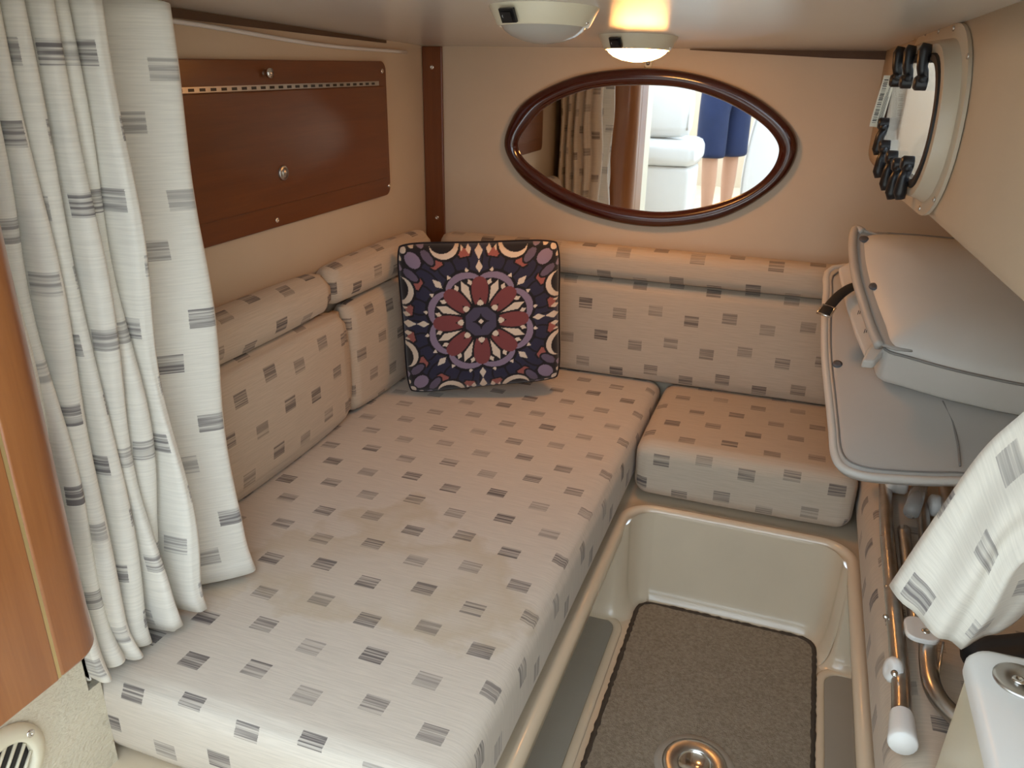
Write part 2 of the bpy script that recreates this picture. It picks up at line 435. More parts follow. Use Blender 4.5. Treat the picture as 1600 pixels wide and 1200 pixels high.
# moulded berth liner: flat tops, overhanging rims, rounded well end
def well_path(off=0.0, n=7):
    xl, xr, yb, r = -0.268 - off, 0.194 + off, 1.592 + off, 0.055 + off
    P = [(xl, 0.25), (xl, 0.6), (xl, 1.0), (xl, 1.3)]
    for k in range(n+1):
        a = math.radians(180 - 90*k/n); P.append((xl + r + r*math.cos(a), yb - r + r*math.sin(a)))
    for k in range(n+1):
        a = math.radians(90 - 90*k/n); P.append((xr - r + r*math.cos(a), yb - r + r*math.sin(a)))
    P += [(xr, 1.3), (xr, 1.0), (xr, 0.6), (xr, 0.25)]
    return P
prof = [(0.75, RIM-0.004), (0.06, RIM-0.004), (0.028, RIM-0.003), (0.02, RIM+0.004), (0.012, RIM+0.007), (0.004, RIM+0.003), (-0.001, RIM-0.006), (0.001, RIM-0.02), (0.004, RIM-0.04), (0.05, RIM-0.045), (0.12, RIM-0.045)]
V, Fc = [], []
base = well_path(0)
for off, z in prof:
    ring = well_path(min(off, 0.06))
    if off > 0.06 and z > RIM-0.03:
        ring = [(max(-0.998, min(0.778, x + (x + 0.037)*2.4 if True else x)), y if y < 0.26 else min(2.055, y + max(0, (y-1.3))*2.0)) for x, y in ring]
    elif off > 0.06:
        ring = well_path(0.10)
    V += [(x, y, z) for x, y in ring]
n = len(base)
for i in range(len(prof)-1):
    for k in range(n-1): Fc.append((i*n+k, i*n+k+1, (i+1)*n+k+1, (i+1)*n+k))
obj('floor_berth_liner', V, Fc, 'gelcoat', kind='structure')
# end wall of the well with filleted corners and a coved foot
pl = [(-0.44, 1.50), (-0.30, 1.50), (-0.275, 1.505), (-0.262, 1.522), (-0.258, 1.545), (-0.245, 1.572), (-0.222, 1.587), (-0.19, 1.592), (-0.05, 1.592), (0.06, 1.592), (0.12, 1.592), (0.15, 1.587), (0.172, 1.572), (0.184, 1.548), (0.188, 1.525), (0.20, 1.508), (0.225, 1.50), (0.44, 1.50)]
pl = [(p.x, p.y) for p in smooth_path([Vector((a, b, 0)) for a, b in pl], 4)]
V, Fc = [], []
levels = [(0.0, RIM-0.003), (0.002, 0.15), (0.004, 0.08), (0.008, 0.045), (0.013, 0.024), (0.020, 0.010), (0.028, 0.003), (0.036, 0.0006)]
nn = len(pl)
for off, z in levels:
    for i, (x, y) in enumerate(pl):
        a = pl[max(0, i-1)]; b = pl[min(nn-1, i+1)]; t = Vector((b[0]-a[0], b[1]-a[1])).normalized()
        V.append((x + t.y*off, y - t.x*off, z))
for i in range(len(levels)-1):
    for k in range(nn-1): Fc.append((i*nn+k, i*nn+k+1, (i+1)*nn+k+1, (i+1)*nn+k))
obj('wall_well_end', V, Fc, 'gelcoat', kind='structure')
for nm, (a, b) in (('wall_berth_left', (-0.46, -0.42)), ('wall_berth_right', (0.36, 0.40))):
    v, f = box(a, b, 0.25, 1.6, 0.0, RIM-0.045); obj(nm, v, f, 'gelcoat', kind='structure', smooth=False)
v, f = join(box(WX, -0.268, 0.585, 0.615, 0.0, RIM-0.006), box(0.194, 0.78, 0.22, 0.25, 0.0, RIM-0.006))
obj('wall_berth_front', v, f, 'gelcoat', kind='structure', smooth=False)
# raised cream ridge round the mat and the sunken grey side pads
for nm, x0, x1, yb in (('floor_pad_left', -0.43, -0.262, 1.475), ('floor_pad_right', 0.182, 0.36, 1.47)):
    r = 0.035; sgn = -1 if x0 < 0 else 1
    xi = x1 if sgn < 0 else x0; xo = x0 if sgn < 0 else x1
    pts = [(xo, 0.0), (xi, 0.0)]
    for k in range(7):
        a = math.radians(90*k/6); pts.append((xi + sgn*r - sgn*r*math.cos(a), yb - r + r*math.sin(a)))
    pts.append((xo, yb))
    v, f = prism([(x, y, 0.0008) for x, y in pts], (0, 0, 0.0012)); obj(nm, v, f, 'nonskid', kind='structure', smooth=False)
    edge = [(x + (-sgn)*0.006, y, 0.0) for x, y in pts[1:8]]
    path = [Vector((xi - sgn*0.008, y, 0.002)) for y in (0.0, 0.4, 0.8, 1.2)] + [Vector((xi + sgn*r - sgn*(r+0.008)*math.cos(math.radians(15*k)), yb - r + (r+0.008)*math.sin(math.radians(15*k)), 0.002)) for k in range(7)] + [Vector((xo, yb+0.008, 0.002))]
    v, f = tube(path, 0.010, 10, flat=0.35); obj('trim_pad_ridge', v, f, 'gelcoat', kind='structure')
# headliner edge: dark gap strips and white piping along the top of the walls
p0 = onx(245, 33, WX+0.01); p1 = onx(400, 46, WX+0.01); p2 = onx(640, 62, WX+0.01)
def strip(name, pts, mat, kind='structure', th=0.006):
    v, f = prism(pts, (th, 0, 0) if abs(pts[0].x - pts[2].x) < 0.02 else (0, -th, 0)); return obj(name, v, f, mat, kind=kind, smooth=False)
zc = lambda y: ceil_z(y) - 0.001
strip('trim_1', [Vector((WX, 0.75, zc(.75))), Vector((WX, 1.85, zc(1.85))), Vector((WX, 1.85, zc(1.85)-0.006)), Vector((WX, 1.3, zc(1.3)-0.013)), Vector((WX, 0.75, zc(.75)-0.018))], 'dark_wood')
strip('trim_2', [Vector((-0.30, WY, zc(WY))), Vector((0.13, WY, zc(WY))), Vector((0.13, WY, zc(WY)-0.018)), Vector((0.02, WY, zc(WY)-0.016)), Vector((-0.30, WY, zc(WY)-0.002))], 'dark_wood')
v, f = tube([Vector((WX+0.006, y, zc(y)-0.024 + 0.004*math.sin(y*7))) for y in np.linspace(0.7, 1.95, 24)], 0.004, 8)
obj('trim_3', v, f, 'white_vinyl', kind='structure')

# ================================================================== CUSHIONS
def uv_bed(ax, s, p, x1=-0.285, y0=0.62, zt=BED):
    x, y, z = p
    if ax == 2: return (x, y)
    if ax == 0: return (x + s*(zt - z), y)
    return (x, y + s*(zt - z))
def uv_left(ax, s, p):           # back cushions on the side wall: u along Y
    x, y, z = p
    if ax == 0: return (y, z)
    if ax == 2: return (y, z + s*(-0.93 - x))
    return (y + s*(-0.93 - x), z)
def uv_far(ax, s, p):
    x, y, z = p
    if ax == 1: return (x + 0.036, z + 0.045)
    if ax == 2: return (x + 0.036, z + 0.045 + s*(y - 2.0))
    return (x + 0.036 + s*(y - 2.0), z + 0.045)
cushion('berth_cushion', -0.99, -0.291, 0.625, 2.05, RIM+0.006, BED, 0.032, 0.004, 'fabric_bed', lambda a, s, p: tuple(np.array(uv_bed(a, s, p)) + (0.0195, 0.0)),
        label='long stained berth cushion in cream cloth with striped rectangles', cat='cushion')
cushion('seat_cushion', -0.280, 0.199, 1.636, 2.05, RIM+0.006, BED, 0.034, 0.003, 'fabric', lambda a, s, p: tuple(np.array(uv_bed(a, s, p)) + (0.03, 0.01)),
        label='short square seat cushion at the head of the footwell', cat='cushion')
cushion('side_cushion', 0.208, 0.765, 0.30, 1.995, RIM+0.004, BED+0.012, 0.05, 0.003, 'fabric', lambda a, s, p: tuple(np.array(uv_bed(a, s, p))*(1, 1) + (0.01, 0.03)), step=0.03,
        label='narrow cream berth cushion under the folded aluminium frame and grey vinyl cushions', cat='cushion')
def lean(q, t):
    # back cushions are fuller toward the seat
    return q
cushion('back_cushion', -0.995, -0.93, 0.93, 1.494, BED+0.013, 0.650, 0.028, 0.012, 'fabric', lambda a, s, p: tuple(np.array(uv_left(a, s, p)) + (0.03, 0.018)),
        label='upright back cushion partly behind the gathered curtain', cat='cushion')
cushion('back_cushion', -0.995, -0.935, 1.514, 1.97, BED+0.008, 0.655, 0.030, 0.008, 'fabric', lambda a, s, p: tuple(np.array(uv_left(a, s, p)) + (0.0, 0.0)),
        label='short upright back cushion beside the dark mandala pillow, under the locker', cat='cushion')
cushion('back_cushion', -0.93, 0.70, 2.0, 2.056, BED+0.007, 0.650, 0.026, 0.006, 'fabric', uv_far, step=0.025,
        label='long upright back cushion under the oval mirror', cat='cushion')
cushion('bolster', -0.995, -0.925, 0.93, 1.44, 0.668, 0.755, 0.034, 0.006, 'fabric', lambda a, s, p: tuple(np.array(uv_left(a, s, p)) + (0.03, 0.018)),
        label='rounded bolster on the back cushion nearest the gathered curtain', cat='bolster')
cushion('bolster', -0.995, -0.93, 1.452, 1.95, 0.672, 0.757, 0.032, 0.006, 'fabric', lambda a, s, p: tuple(np.array(uv_left(a, s, p)) + (0.012, 0.0)),
        label='rounded bolster in the corner left of the mandala pillow', cat='bolster')
cushion('bolster', -0.93, 0.70, 1.985, 2.056, 0.662, 0.738, 0.026, 0.003, 'fabric', uv_far, step=0.025,
        label='long thin bolster running below the oval mirror', cat='bolster')

# ================================================================== MANDALA PILLOW
def mandala(n=260):
    """flat print, colours by shape; coordinates -1..1"""
    g = np.linspace(-1, 1, n); X, Yg = np.meshgrid(g, g, indexing='ij')
    C = np.zeros((n, n, 3)); C[:] = (0.006, 0.005, 0.010)
    lilac = (0.27, 0.205, 0.30); plum = (0.215, 0.052, 0.056); navy = (0.022, 0.022, 0.055); cream = (0.76, 0.64, 0.52); slate = (0.07, 0.06, 0.11); rose = (0.36, 0.11, 0.095); dl = (0.13, 0.10, 0.16)
    def rot(a): return X*math.cos(a) + Yg*math.sin(a), -X*math.sin(a) + Yg*math.cos(a)
    def put(mask, c): C[mask] = c
    def petal(a, r0, r1, wd, c, skew=0.5):
        u, v = rot(a); t = (u - r0)/(r1 - r0); ok = (t > 0) & (t < 1)
        tt = np.clip(t, 1e-4, 1-1e-4); ww = wd*(tt**skew)*((1-tt)**(1-skew))*2
        put(ok & (np.abs(v) < ww), c)
    def poly(a, pts, c):
        u, v = rot(a); m = np.ones_like(u, bool); k = len(pts)
        for i in range(k):
            (x0, y0), (x1, y1) = pts[i], pts[(i+1) % k]
            m &= ((x1-x0)*(v-y0) - (y1-y0)*(u-x0)) >= 0
        put(m, c)
    def crescent(a, d, R1, d2, R2, c, lim=None):
        u, v = rot(a); m = ((u-d)**2 + v**2 < R1*R1) & ((u-d2)**2 + v**2 > R2*R2)
        if lim is not None: m &= u > lim
        put(m, c)
    pi = math.pi; BK = (0.006, 0.005, 0.010)
    def leaf(a, r0, r1, wd, c, skew=0.5, ol=0.022):
        petal(a, r0 - ol*1.3, r1 + ol*1.3, wd + ol, BK, skew); petal(a, r0, r1, wd, c, skew)
    def dia(a, r0, r1, wd, c, m=0.5, dv=0.0):
        u, v = rot(a); v = v - dv; t = (u - r0)/(r1 - r0)
        ww = np.where(t < m, t/m, (1-t)/(1-m))*wd
        put((t > 0) & (t < 1) & (np.abs(v) < ww), c)
    # ring of navy scales, two deep, with rose tips between them
    for k in range(8):
        for s in (-1, 1):
            a = (k + 0.5)*pi/4 + s*0.30
            leaf(a, 0.62, 1.02, 0.105, navy, 0.6)
    for k in range(8):
        for s in (-1, 1):
            a = (k + 0.5)*pi/4 + s*0.115
            leaf(a, 0.66, 0.93, 0.085, navy, 0.55)
            a = (k + 0.5)*pi/4 + s*0.20
            poly(a, [(0.84, -0.075), (0.91, -0.105), (1.0, 0.0), (0.91, 0.105), (0.84, 0.075)], BK)
            poly(a, [(0.86, -0.055), (0.915, -0.08), (0.97, 0.0), (0.915, 0.08), (0.86, 0.055)], rose)
    # corners: fans of leaves
    for q in range(4):
        a = pi/4 + q*pi/2
        u, v = rot(a); put((u > 1.0) & (np.abs(v) < (u-0.9)*1.0), BK)
        for s in (-1, 1):
            leaf(a + s*0.31, 0.98, 1.13, 0.042, slate); leaf(a + s*0.27, 1.11, 1.27, 0.042, lilac); leaf(a + s*0.15, 0.93, 1.16, 0.05, dl)
            leaf(a + s*0.17, 1.17, 1.36, 0.045, lilac); leaf(a + s*0.09, 1.25, 1.40, 0.035, cream)
        leaf(a, 1.02, 1.27, 0.085, lilac, 0.45); leaf(a, 1.28, 1.40, 0.045, cream)
    # middle of each side: cream crescents and diamonds
    for q in range(4):
        a = q*pi/2
        dia(a, 0.80, 1.0, 0.05, cream, 0.6)
        for s in (-1, 1):
            dia(a + s*0.13, 0.88, 1.01, 0.035, cream); dia(a + s*0.22, 0.93, 1.03, 0.03, cream)
            crescent(a + s*0.40, 1.06, 0.20, 0.0, 0.0, BK); crescent(a + s*0.40, 1.07, 0.175, 1.135, 0.165, cream)
    # black field of the flower, lilac crescents round it
    rr = np.sqrt(X*X + Yg*Yg)
    for k in range(8):
        a = (k + 0.5)*pi/4; u, v = rot(a)
        put((u-0.43)**2 + v**2 < 0.285**2, BK)
    put(rr < 0.56, BK)
    for k in range(8):
        a = (k + 0.5)*pi/4
        crescent(a, 0.425, 0.252, 0.335, 0.255, lilac, 0.40)
        for s in (-1, 1): dia(a + s*0.17, 0.665, 0.725, 0.026, cream, 0.2)
    for k in range(8):
        a = k*pi/4
        dia(a, 0.635, 0.80, 0.042, cream, 0.45)
        petal(a, 0.15, 0.585, 0.098, plum, 0.62)
        a2 = a + pi/8
        dia(a2, 0.27, 0.575, 0.05, cream, 0.66)
        for s in (-1, 1): dia(a2, 0.475, 0.565, 0.03, cream, 0.5, dv=s*0.088)
    put(rr < 0.235, BK)
    for k in range(8):
        a = k*pi/4
        poly(a, [(0.19, -0.062), (0.315, 0.0), (0.19, 0.062)], BK)
        petal(a, 0.212, 0.285, 0.036, cream, 0.35)
    u8 = np.max([np.abs(rot(k*pi/4)[0]) for k in range(4)], axis=0)
    put(u8 < 0.188, slate)
    st = (np.abs(X)**0.62 + np.abs(Yg)**0.62)
    put(st < 0.105**0.62*1.0 + 0.02, (0.006, 0.005, 0.010))
    put(np.abs(X) + np.abs(Yg) < 0.038, cream)
    return C
def make_pillow():
    n = 260
    C = mandala(n); W = 0.222; H = 0.215; D = 0.062
    BL = Vector((-0.885, 1.735, BED+0.012)); 
    mt, nt, b = newmat('mandala_print'); b.inputs['Roughness'].default_value = 0.85; b.inputs['Sheen Weight'].default_value = 0.25
    at = N(nt, 'ShaderNodeAttribute'); at.attribute_name = 'print'; nt.links.new(at.outputs['Color'], b.inputs['Base Color'])
    MT['mandala'] = mt; MT['pillow_back'] = simple('dark_plush', (0.012, 0.010, 0.016), 0.9)
    g = np.linspace(-1, 1, n); X, Yg = np.meshgrid(g, g, indexing='ij')
    prof = ((1-np.abs(X)**3).clip(0)*(1-np.abs(Yg)**3).clip(0))**0.42
    cr_ = 1 - 0.06*(np.abs(X)*np.abs(Yg))**5
    pinch = cr_*(1 - 0.03*(1 - Yg**2)*np.abs(X)**3); pinch2 = cr_*(1 - 0.03*(1 - X**2)*np.abs(Yg)**3)
    # stands in the corner, its four corners taken where it touches the berth and the back cushions
    TL, BLc, BR, TR = (np.array(q) for q in (ony(617, 380, 1.70), ony(637, 617, 1.70), ony(876, 594, 1.83), ony(876, 374, 1.87)))
    cen = Vector((TL + BLc + BR + TR)/4)
    right = Vector(TR + BR - TL - BLc).normalized(); up = Vector(TL + TR - BLc - BR).normalized(); nrm = right.cross(up).normalized()
    if nrm.y > 0: nrm = -nrm
    U = (X*pinch + 1)/2; Vv = (Yg*pinch2 + 1)/2
    V = []
    for sgn in (1, -1):
        P = BLc*((1-U)*(1-Vv))[..., None] + BR*(U*(1-Vv))[..., None] + TR*(U*Vv)[..., None] + TL*((1-U)*Vv)[..., None]
        P = P + np.array(nrm)*(sgn*prof*(D if sgn > 0 else 0.03))[..., None]
        V.append(P.reshape(-1, 3))
    lo = V[0][:, 2].min()
    dz = (BED + 0.007) - min(V[0][:, 2].min(), V[1][:, 2].min())
    V = [q + np.array([0, 0, dz]) for q in V]
    front = V[0]; 
    idx = np.arange(n*n).reshape(n, n)
    Fc = np.stack([idx[:-1, :-1], idx[1:, :-1], idx[1:, 1:], idx[:-1, 1:]], -1).reshape(-1, 4)
    root = thing('throw_pillow', (cen.x, cen.y, BED+0.004), 'square dark plush throw pillow printed with a plum and lilac mandala', 'pillow')
    o = obj('printed_front', front, Fc.tolist(), 'mandala', root)
    a = o.data.color_attributes.new('print', 'FLOAT_COLOR', 'POINT')
    cols = np.concatenate([C.reshape(-1, 3), np.ones((n*n, 1))], 1)
    a.data.foreach_set('color', cols.ravel())
    s = slice(None, None, 5)
    sel = list(range(0, n, 7)); sel = sel if sel[-1] == n-1 else sel + [n-1]
    bk = V[1].reshape(n, n, 3)[np.ix_(sel, sel)]; k = len(sel); idb = np.arange(k*k).reshape(k, k)
    Fb = np.stack([idb[:-1, :-1], idb[:-1, 1:], idb[1:, 1:], idb[1:, :-1]], -1).reshape(-1, 4)
    obj('back_panel', bk.reshape(-1, 3), Fb.tolist(), 'pillow_back', root)
    e = [front.reshape(n, n, 3)[i, 0] for i in range(0, n-1, 6)] + [front.reshape(n, n, 3)[n-1, j] for j in range(0, n-1, 6)] + [front.reshape(n, n, 3)[i, n-1] for i in range(n-1, 0, -6)] + [front.reshape(n, n, 3)[0, j] for j in range(n-1, 0, -6)]
    v, f = tube([Vector(p) for p in e], 0.004, 6, True); obj('edge_seam', v, f, 'pillow_back', root)
make_pillow()

# ================================================================== WALL FITTINGS
# locker panel on the side wall
lk = thing('locker_panel', (WX, 1.42, CZ-0.317), 'dark cherry locker front with piano hinge and push latch on the side wall', 'locker')
def yz_plate(y0, y1, z0, z1, r, x0, th):
    return prism([(x0, (y0+y1)/2 + a, (z0+z1)/2 + b) for a, b in rrect(y1-y0, z1-z0, r)], (th, 0, 0))
zt, zb = CZ-0.003, CZ-0.317
v, f = yz_plate(1.02, 1.834, zb, zt, 0.022, WX, 0.010); obj('frame', v, f, 'cherry', lk, smooth=False, bevel=0.002)
v, f = box(WX+0.0105, WX+0.0165, 1.045, 1.812, CZ-0.273, CZ-0.058); dr = obj('door', v, f, 'cherry', lk, smooth=False, bevel=0.0015)
v, f = box(WX+0.0105, WX+0.0135, 1.045, 1.79, CZ-0.0565, CZ-0.047); hg = obj('hinge', v, f, 'steel', lk, smooth=False)
for k in range(26):
    y = 1.055 + k*0.028
    v, f = box(WX+0.0132, WX+0.0142, y, y+0.014, CZ-0.0545, CZ-0.0495); obj('hinge_slot', v, f, 'black', hg, smooth=False)
p = onx(442, 270, WX+0.017)
v, f = lathe(p, (1,0,0), [(0.0145, 0), (0.0145, 0.003), (0.012, 0.005), (0.010, 0.0042), (0.010, 0.007), (0.0, 0.0075)], 24); obj('latch', v, f, 'steel', dr)
p = onx(414, 114, WX+0.010)
v, f = lathe(p, (1,0,0), [(0.006, 0), (0.006, 0.006), (0.009, 0.008), (0.009, 0.014), (0.0, 0.015)], 18); obj('catch_knob', v, f, 'chrome', lk)
for q in ((597, 111), (608, 290), (433, 344)): screw(lk, onx(*q, WX+0.010), (1,0,0), 0.0055)
# upright cherry strip in the corner
ws = thing('wood_strip', (-0.968, WY, CZ-0.49), 'upright cherry wood strip with two screws beside the corner', 'trim strip')
v, f = box(-0.998, -0.942, WY-0.010, WY, CZ-0.49, ceil_z(WY)-0.001); obj('board', v, f, 'cherry_v', ws, smooth=False, bevel=0.0015)
screw(ws, ony(675, 105, WY-0.010), (0,-1,0), 0.006); screw(ws, ony(683, 340, WY-0.010), (0,-1,0), 0.006)
# oval mirror
outer = [(787,223),(797,189),(818,159),(858,135),(909,116),(976,107),(1027,107),(1077,113),(1128,127),(1179,150),(1212,174),(1234,196),(1246,219),(1244,245),(1231,271),(1206,297),(1162,326),(1111,346),(1044,355),(993,353),(942,343),(892,326),(848,304),(814,277),(796,251)]
inner = [(809,229),(816,209),(851,169),(902,145),(956,135),(1027,134),(1077,140),(1128,157),(1169,179),(1196,199),(1212,219),(1217,236),(1207,263),(1182,289),(1145,309),(1094,324),(1034,331),(976,325),(929,314),(882,294),(845,270),(821,251)]
def trace(px, y):
    P = [ony(a, b, y) for a, b in px]; return smooth_path([Vector((p.x, 0, p.z)) for p in P], 6, True)
po, pi_ = trace(outer, WY-0.012), trace(inner, WY-0.008)
cx = sum(p.x for p in po)/len(po); czm = sum(p.z for p in po)/len(po)
AN = np.linspace(-math.pi, math.pi, 161)[:-1]
def radial(P):
    an = np.array([math.atan2((p.z-czm)*2, p.x-cx) for p in P]); rd = np.array([math.hypot(p.x-cx, (p.z-czm)*2) for p in P]); o = np.argsort(an)
    r = np.interp(AN, an[o], rd[o], period=2*math.pi)
    for _ in range(3): r = (np.roll(r, 1) + 2*r + np.roll(r, -1))/4
    return [Vector((cx + q*math.cos(t), 0, czm + q*math.sin(t)/2)) for q, t in zip(r, AN)]
path, ipath = radial(po), radial(pi_)
mr = thing('oval_mirror', (cx, WY, min(p.z for p in path)), 'wide oval mirror in a glossy mahogany frame', 'mirror')
def offs(path, d): return [p.lerp(q, d/0.044) for p, q in zip(path, ipath)]
sec = [(0.001, 0.0), (0.0, 0.008), (0.003, 0.016), (0.009, 0.021), (0.022, 0.023), (0.034, 0.020), (0.040, 0.014), (0.043, 0.010), (0.044, 0.004)]
V, Fc = [], []
for d, h in sec:
    V += [(p.x, WY - h, p.z) for p in offs(path, d)]
n = len(path)
for i in range(len(sec)-1):
    for k in range(n): Fc.append((i*n+k, i*n+(k+1) % n, (i+1)*n+(k+1) % n, (i+1)*n+k))
obj('frame', V, Fc, 'mahogany', mr)
gl = offs(path, 0.042)
v, f = prism([(p.x, WY-0.006, p.z) for p in gl], (0, 0.005, 0)); obj('glass', v, f, 'mirror', mr, smooth=False)
# small fastener above the mirror
hk = thing('wall_snap', ony(1013, 101, WY), 'tiny snap fastener on the wall above the oval mirror', 'fastener')
v, f = lathe(ony(1013, 100, WY), (0,-1,0), [(0.011, 0), (0.011, 0.002), (0.007, 0.004), (0, 0.004)], 18); obj('plate', v, f, 'cream_pl', hk)
v, f = lathe(ony(1013, 99, WY-0.004), (0,-1,0), [(0.0045, 0), (0.0045, 0.005), (0, 0.006)], 14); obj('stud', v, f, 'steel', hk)

# ceiling lamps
def ceiling_lamp(px, py, y, label, lit):
    b = ony(px, py, y); z = ceil_z(b.y)
    nrm = Vector((0, -0.041, -1)).normalized()
    t = thing('ceiling_lamp', (b.x, b.y, z), label, 'lamp', 'ceiling lamps')
    P = Vector((b.x, b.y, z))
    v, f = lathe(P, nrm, [(0.078, 0), (0.077, 0.003), (0.066, 0.024), (0.063, 0.026), (0.060, 0.024)], 40); obj('housing', v, f, 'cream_pl', t, sharp=40)
    v, f = lathe(P, nrm, [(0.061, 0.024), (0.056, 0.031), (0.046, 0.038), (0.030, 0.044), (0.012, 0.047), (0.0, 0.048)], 40); obj('lens', v, f, 'lit' if lit else 'lens', t)
    # rocker switch on the sloping rim that faces the companionway
    a = math.radians(-112)
    d = Vector((math.cos(a), math.sin(a), 0)); s = Vector((-d.y, d.x, 0))
    c = P + d*0.0735 + nrm*0.0125
    slope = (nrm*0.021 - d*0.011).normalized(); out = slope.cross(s).normalized()
    if out.dot(d) < 0: out = -out
    w_, h_ = 0.013, 0.0095
    v, f = prism([c + s*w_ + slope*h_, c - s*w_ + slope*h_, c - s*w_ - slope*h_, c + s*w_ - slope*h_], out*0.004); sw = obj('switch', v, f, 'black', t, smooth=False)
    q = c + out*0.004
    v, f = prism([q + s*0.010 + slope*0.006 + out*0.003, q - s*0.010 + slope*0.006, q - s*0.010 - slope*0.006, q + s*0.010 - slope*0.006 + out*0.003], out*0.001); obj('rocker', v, f, 'rubber', sw, smooth=False)
    # printed O mark
    cc = c - s*0.006 + out*0.0052; ringp = [cc + (s*math.cos(k*math.pi/6) + slope*math.sin(k*math.pi/6))*0.0018 for k in range(12)]
    v, f = tube(ringp, 0.0004, 5, True); obj('off_mark', v, f, 'white_pl', sw)
    screw(t, P + Vector((0.066, -0.01, 0)) + nrm*0.02, nrm, 0.003)
    return t
ceiling_lamp(850, 20, 1.18, 'unlit domed ceiling lamp with a black rocker switch', False)
ceiling_lamp(997, 60, 1.69, 'glowing domed ceiling lamp above the oval mirror', True)

# ================================================================== PORTHOLE on the side deck face
hd = Vector((hull_x(1.0) - hull_x(2.0), -1.0, 0)).normalized()      # along the face toward the companionway
hn = Vector((-1.0, -0.083, 0)).normalized()                          # into the cabin
def H(s, t, d=0.0, yc=1.52, zc_=1.105):
    return Vector((hull_x(yc), yc, zc_)) + hd*s + Vector((0, 0, t)) + hn*d
wn_ = thing('window_1', H(0, -0.14), 'oblong porthole with black hold-down dogs in the side deck', 'porthole', kind='structure')
def ring_obj(name, secs, w0, h0, mat, parent):
    V, Fc = [], []; n = None
    for grow, d in secs:
        r = rrect(w0 + 2*grow, h0 + 2*grow, max(0.01, 0.085 + grow), 10); n = len(r)
        V += [H(a, b, d) for a, b in r]
    for i in range(len(secs)-1):
        for k in range(n): Fc.append((i*n+k, i*n+(k+1) % n, (i+1)*n+(k+1) % n, (i+1)*n+k))
    return obj(name, V, Fc, mat, parent, sharp=50)
PW, PH = 0.40, 0.175
ring_obj('flange', [(0.050, 0.003), (0.050, 0.008), (0.030, 0.010), (0.026, 0.016), (0.022, 0.030), (0.014, 0.032), (0.010, 0.030), (0.008, 0.0)], PW, PH, 'flange', wn_)
ring_obj('gasket', [(0.010, 0.028), (0.008, 0.034), (0.0, 0.035), (-0.004, 0.030)], PW, PH, 'rubber', wn_)
v, f = prism([H(a, b, 0.026) for a, b in rrect(PW+0.008, PH+0.008, 0.088, 10)], hn*0.006); obj('pane', v, f, 'port', wn_, smooth=False)
v, f = box(0.52, 0.55, -0.3, WY+0.03, 0.97, 1.35); obj('wall_porthole_backing', v, f, 'deck', kind='structure', smooth=False)  # added panel outside the porthole, catching sky light so the pane shows bright
def dog(s, t, up):
    a = H(s, t, 0.033); b = H(s, t + 0.045*up, 0.042); c = H(s, t + 0.055*up, 0.040)
    v, f = join(tube([a, a.lerp(b, .5) + hn*0.004, b, c], [0.009, 0.008, 0.010, 0.007], 10), lathe(H(s, t, 0.030), hn, [(0.011, 0), (0.011, 0.016), (0.008, 0.019), (0, 0.019)], 14), tube([H(s-0.016, t+0.006*up, 0.040), H(s+0.016, t+0.006*up, 0.040)], 0.006, 8))
    o = obj('hold_down_dog', v, f, 'black', wn_)
for s in (-0.12, -0.02, 0.10): dog(s, 0.055, 1)
for s, t in ((-0.165, -0.02), (-0.11, -0.055), (-0.02, -0.065), (0.05, -0.07), (0.12, -0.06)): dog(s, t, -1)
for s, t in ((-0.20, 0.125), (-0.1, 0.128), (0.0, 0.128), (0.10, 0.128), (0.12, -0.125), (0.20, -0.10), (0.22, 0.09)): screw(wn_, H(s, t*1.02, 0.009), hn, 0.004, 'steel')
# barcode tag
TY = 1.70
a0 = ony(1358, 198, TY); a1 = ony(1401, 118, TY)
tg = thing('barcode_tag', (a0.x, TY, a0.z), 'small cream paper tag with a barcode beside the porthole', 'tag')
sk = 0.010
def T(u, t): return Vector((a0.x + (a1.x-a0.x-sk)*u + sk*t, TY, a0.z + (a1.z-a0.z)*t))
v, f = prism([T(0,0), T(1.0,0), T(1.0,1), T(0,1)], (0, 0.0015, 0)); obj('card', v, f, 'paper', tg, smooth=False)
random.seed(3); t = 0.08
bars = []
while t < 0.93:
    h = random.choice((0.008, 0.014, 0.02)); bars.append(prism([T(0.12, t), T(0.46, t), T(0.46, t+h), T(0.12, t+h)], (0, -0.0006, 0))); t += h + random.choice((0.012, 0.018, 0.026))
v, f = join(*[([tuple(q) for q in a], b) for a, b in bars]); obj('barcode_print', v, f, 'ink', tg, smooth=False)
ln = [prism([T(0.56 + k*0.07, 0.08), T(0.58 + k*0.07, 0.08), T(0.58 + k*0.07, 0.6 + 0.08*(k % 4)), T(0.56 + k*0.07, 0.6 + 0.08*(k % 4))], (0, -0.0005, 0)) for k in range(5)]
v, f = join(*ln); obj('small_print', v, f, 'ink', tg, smooth=False)

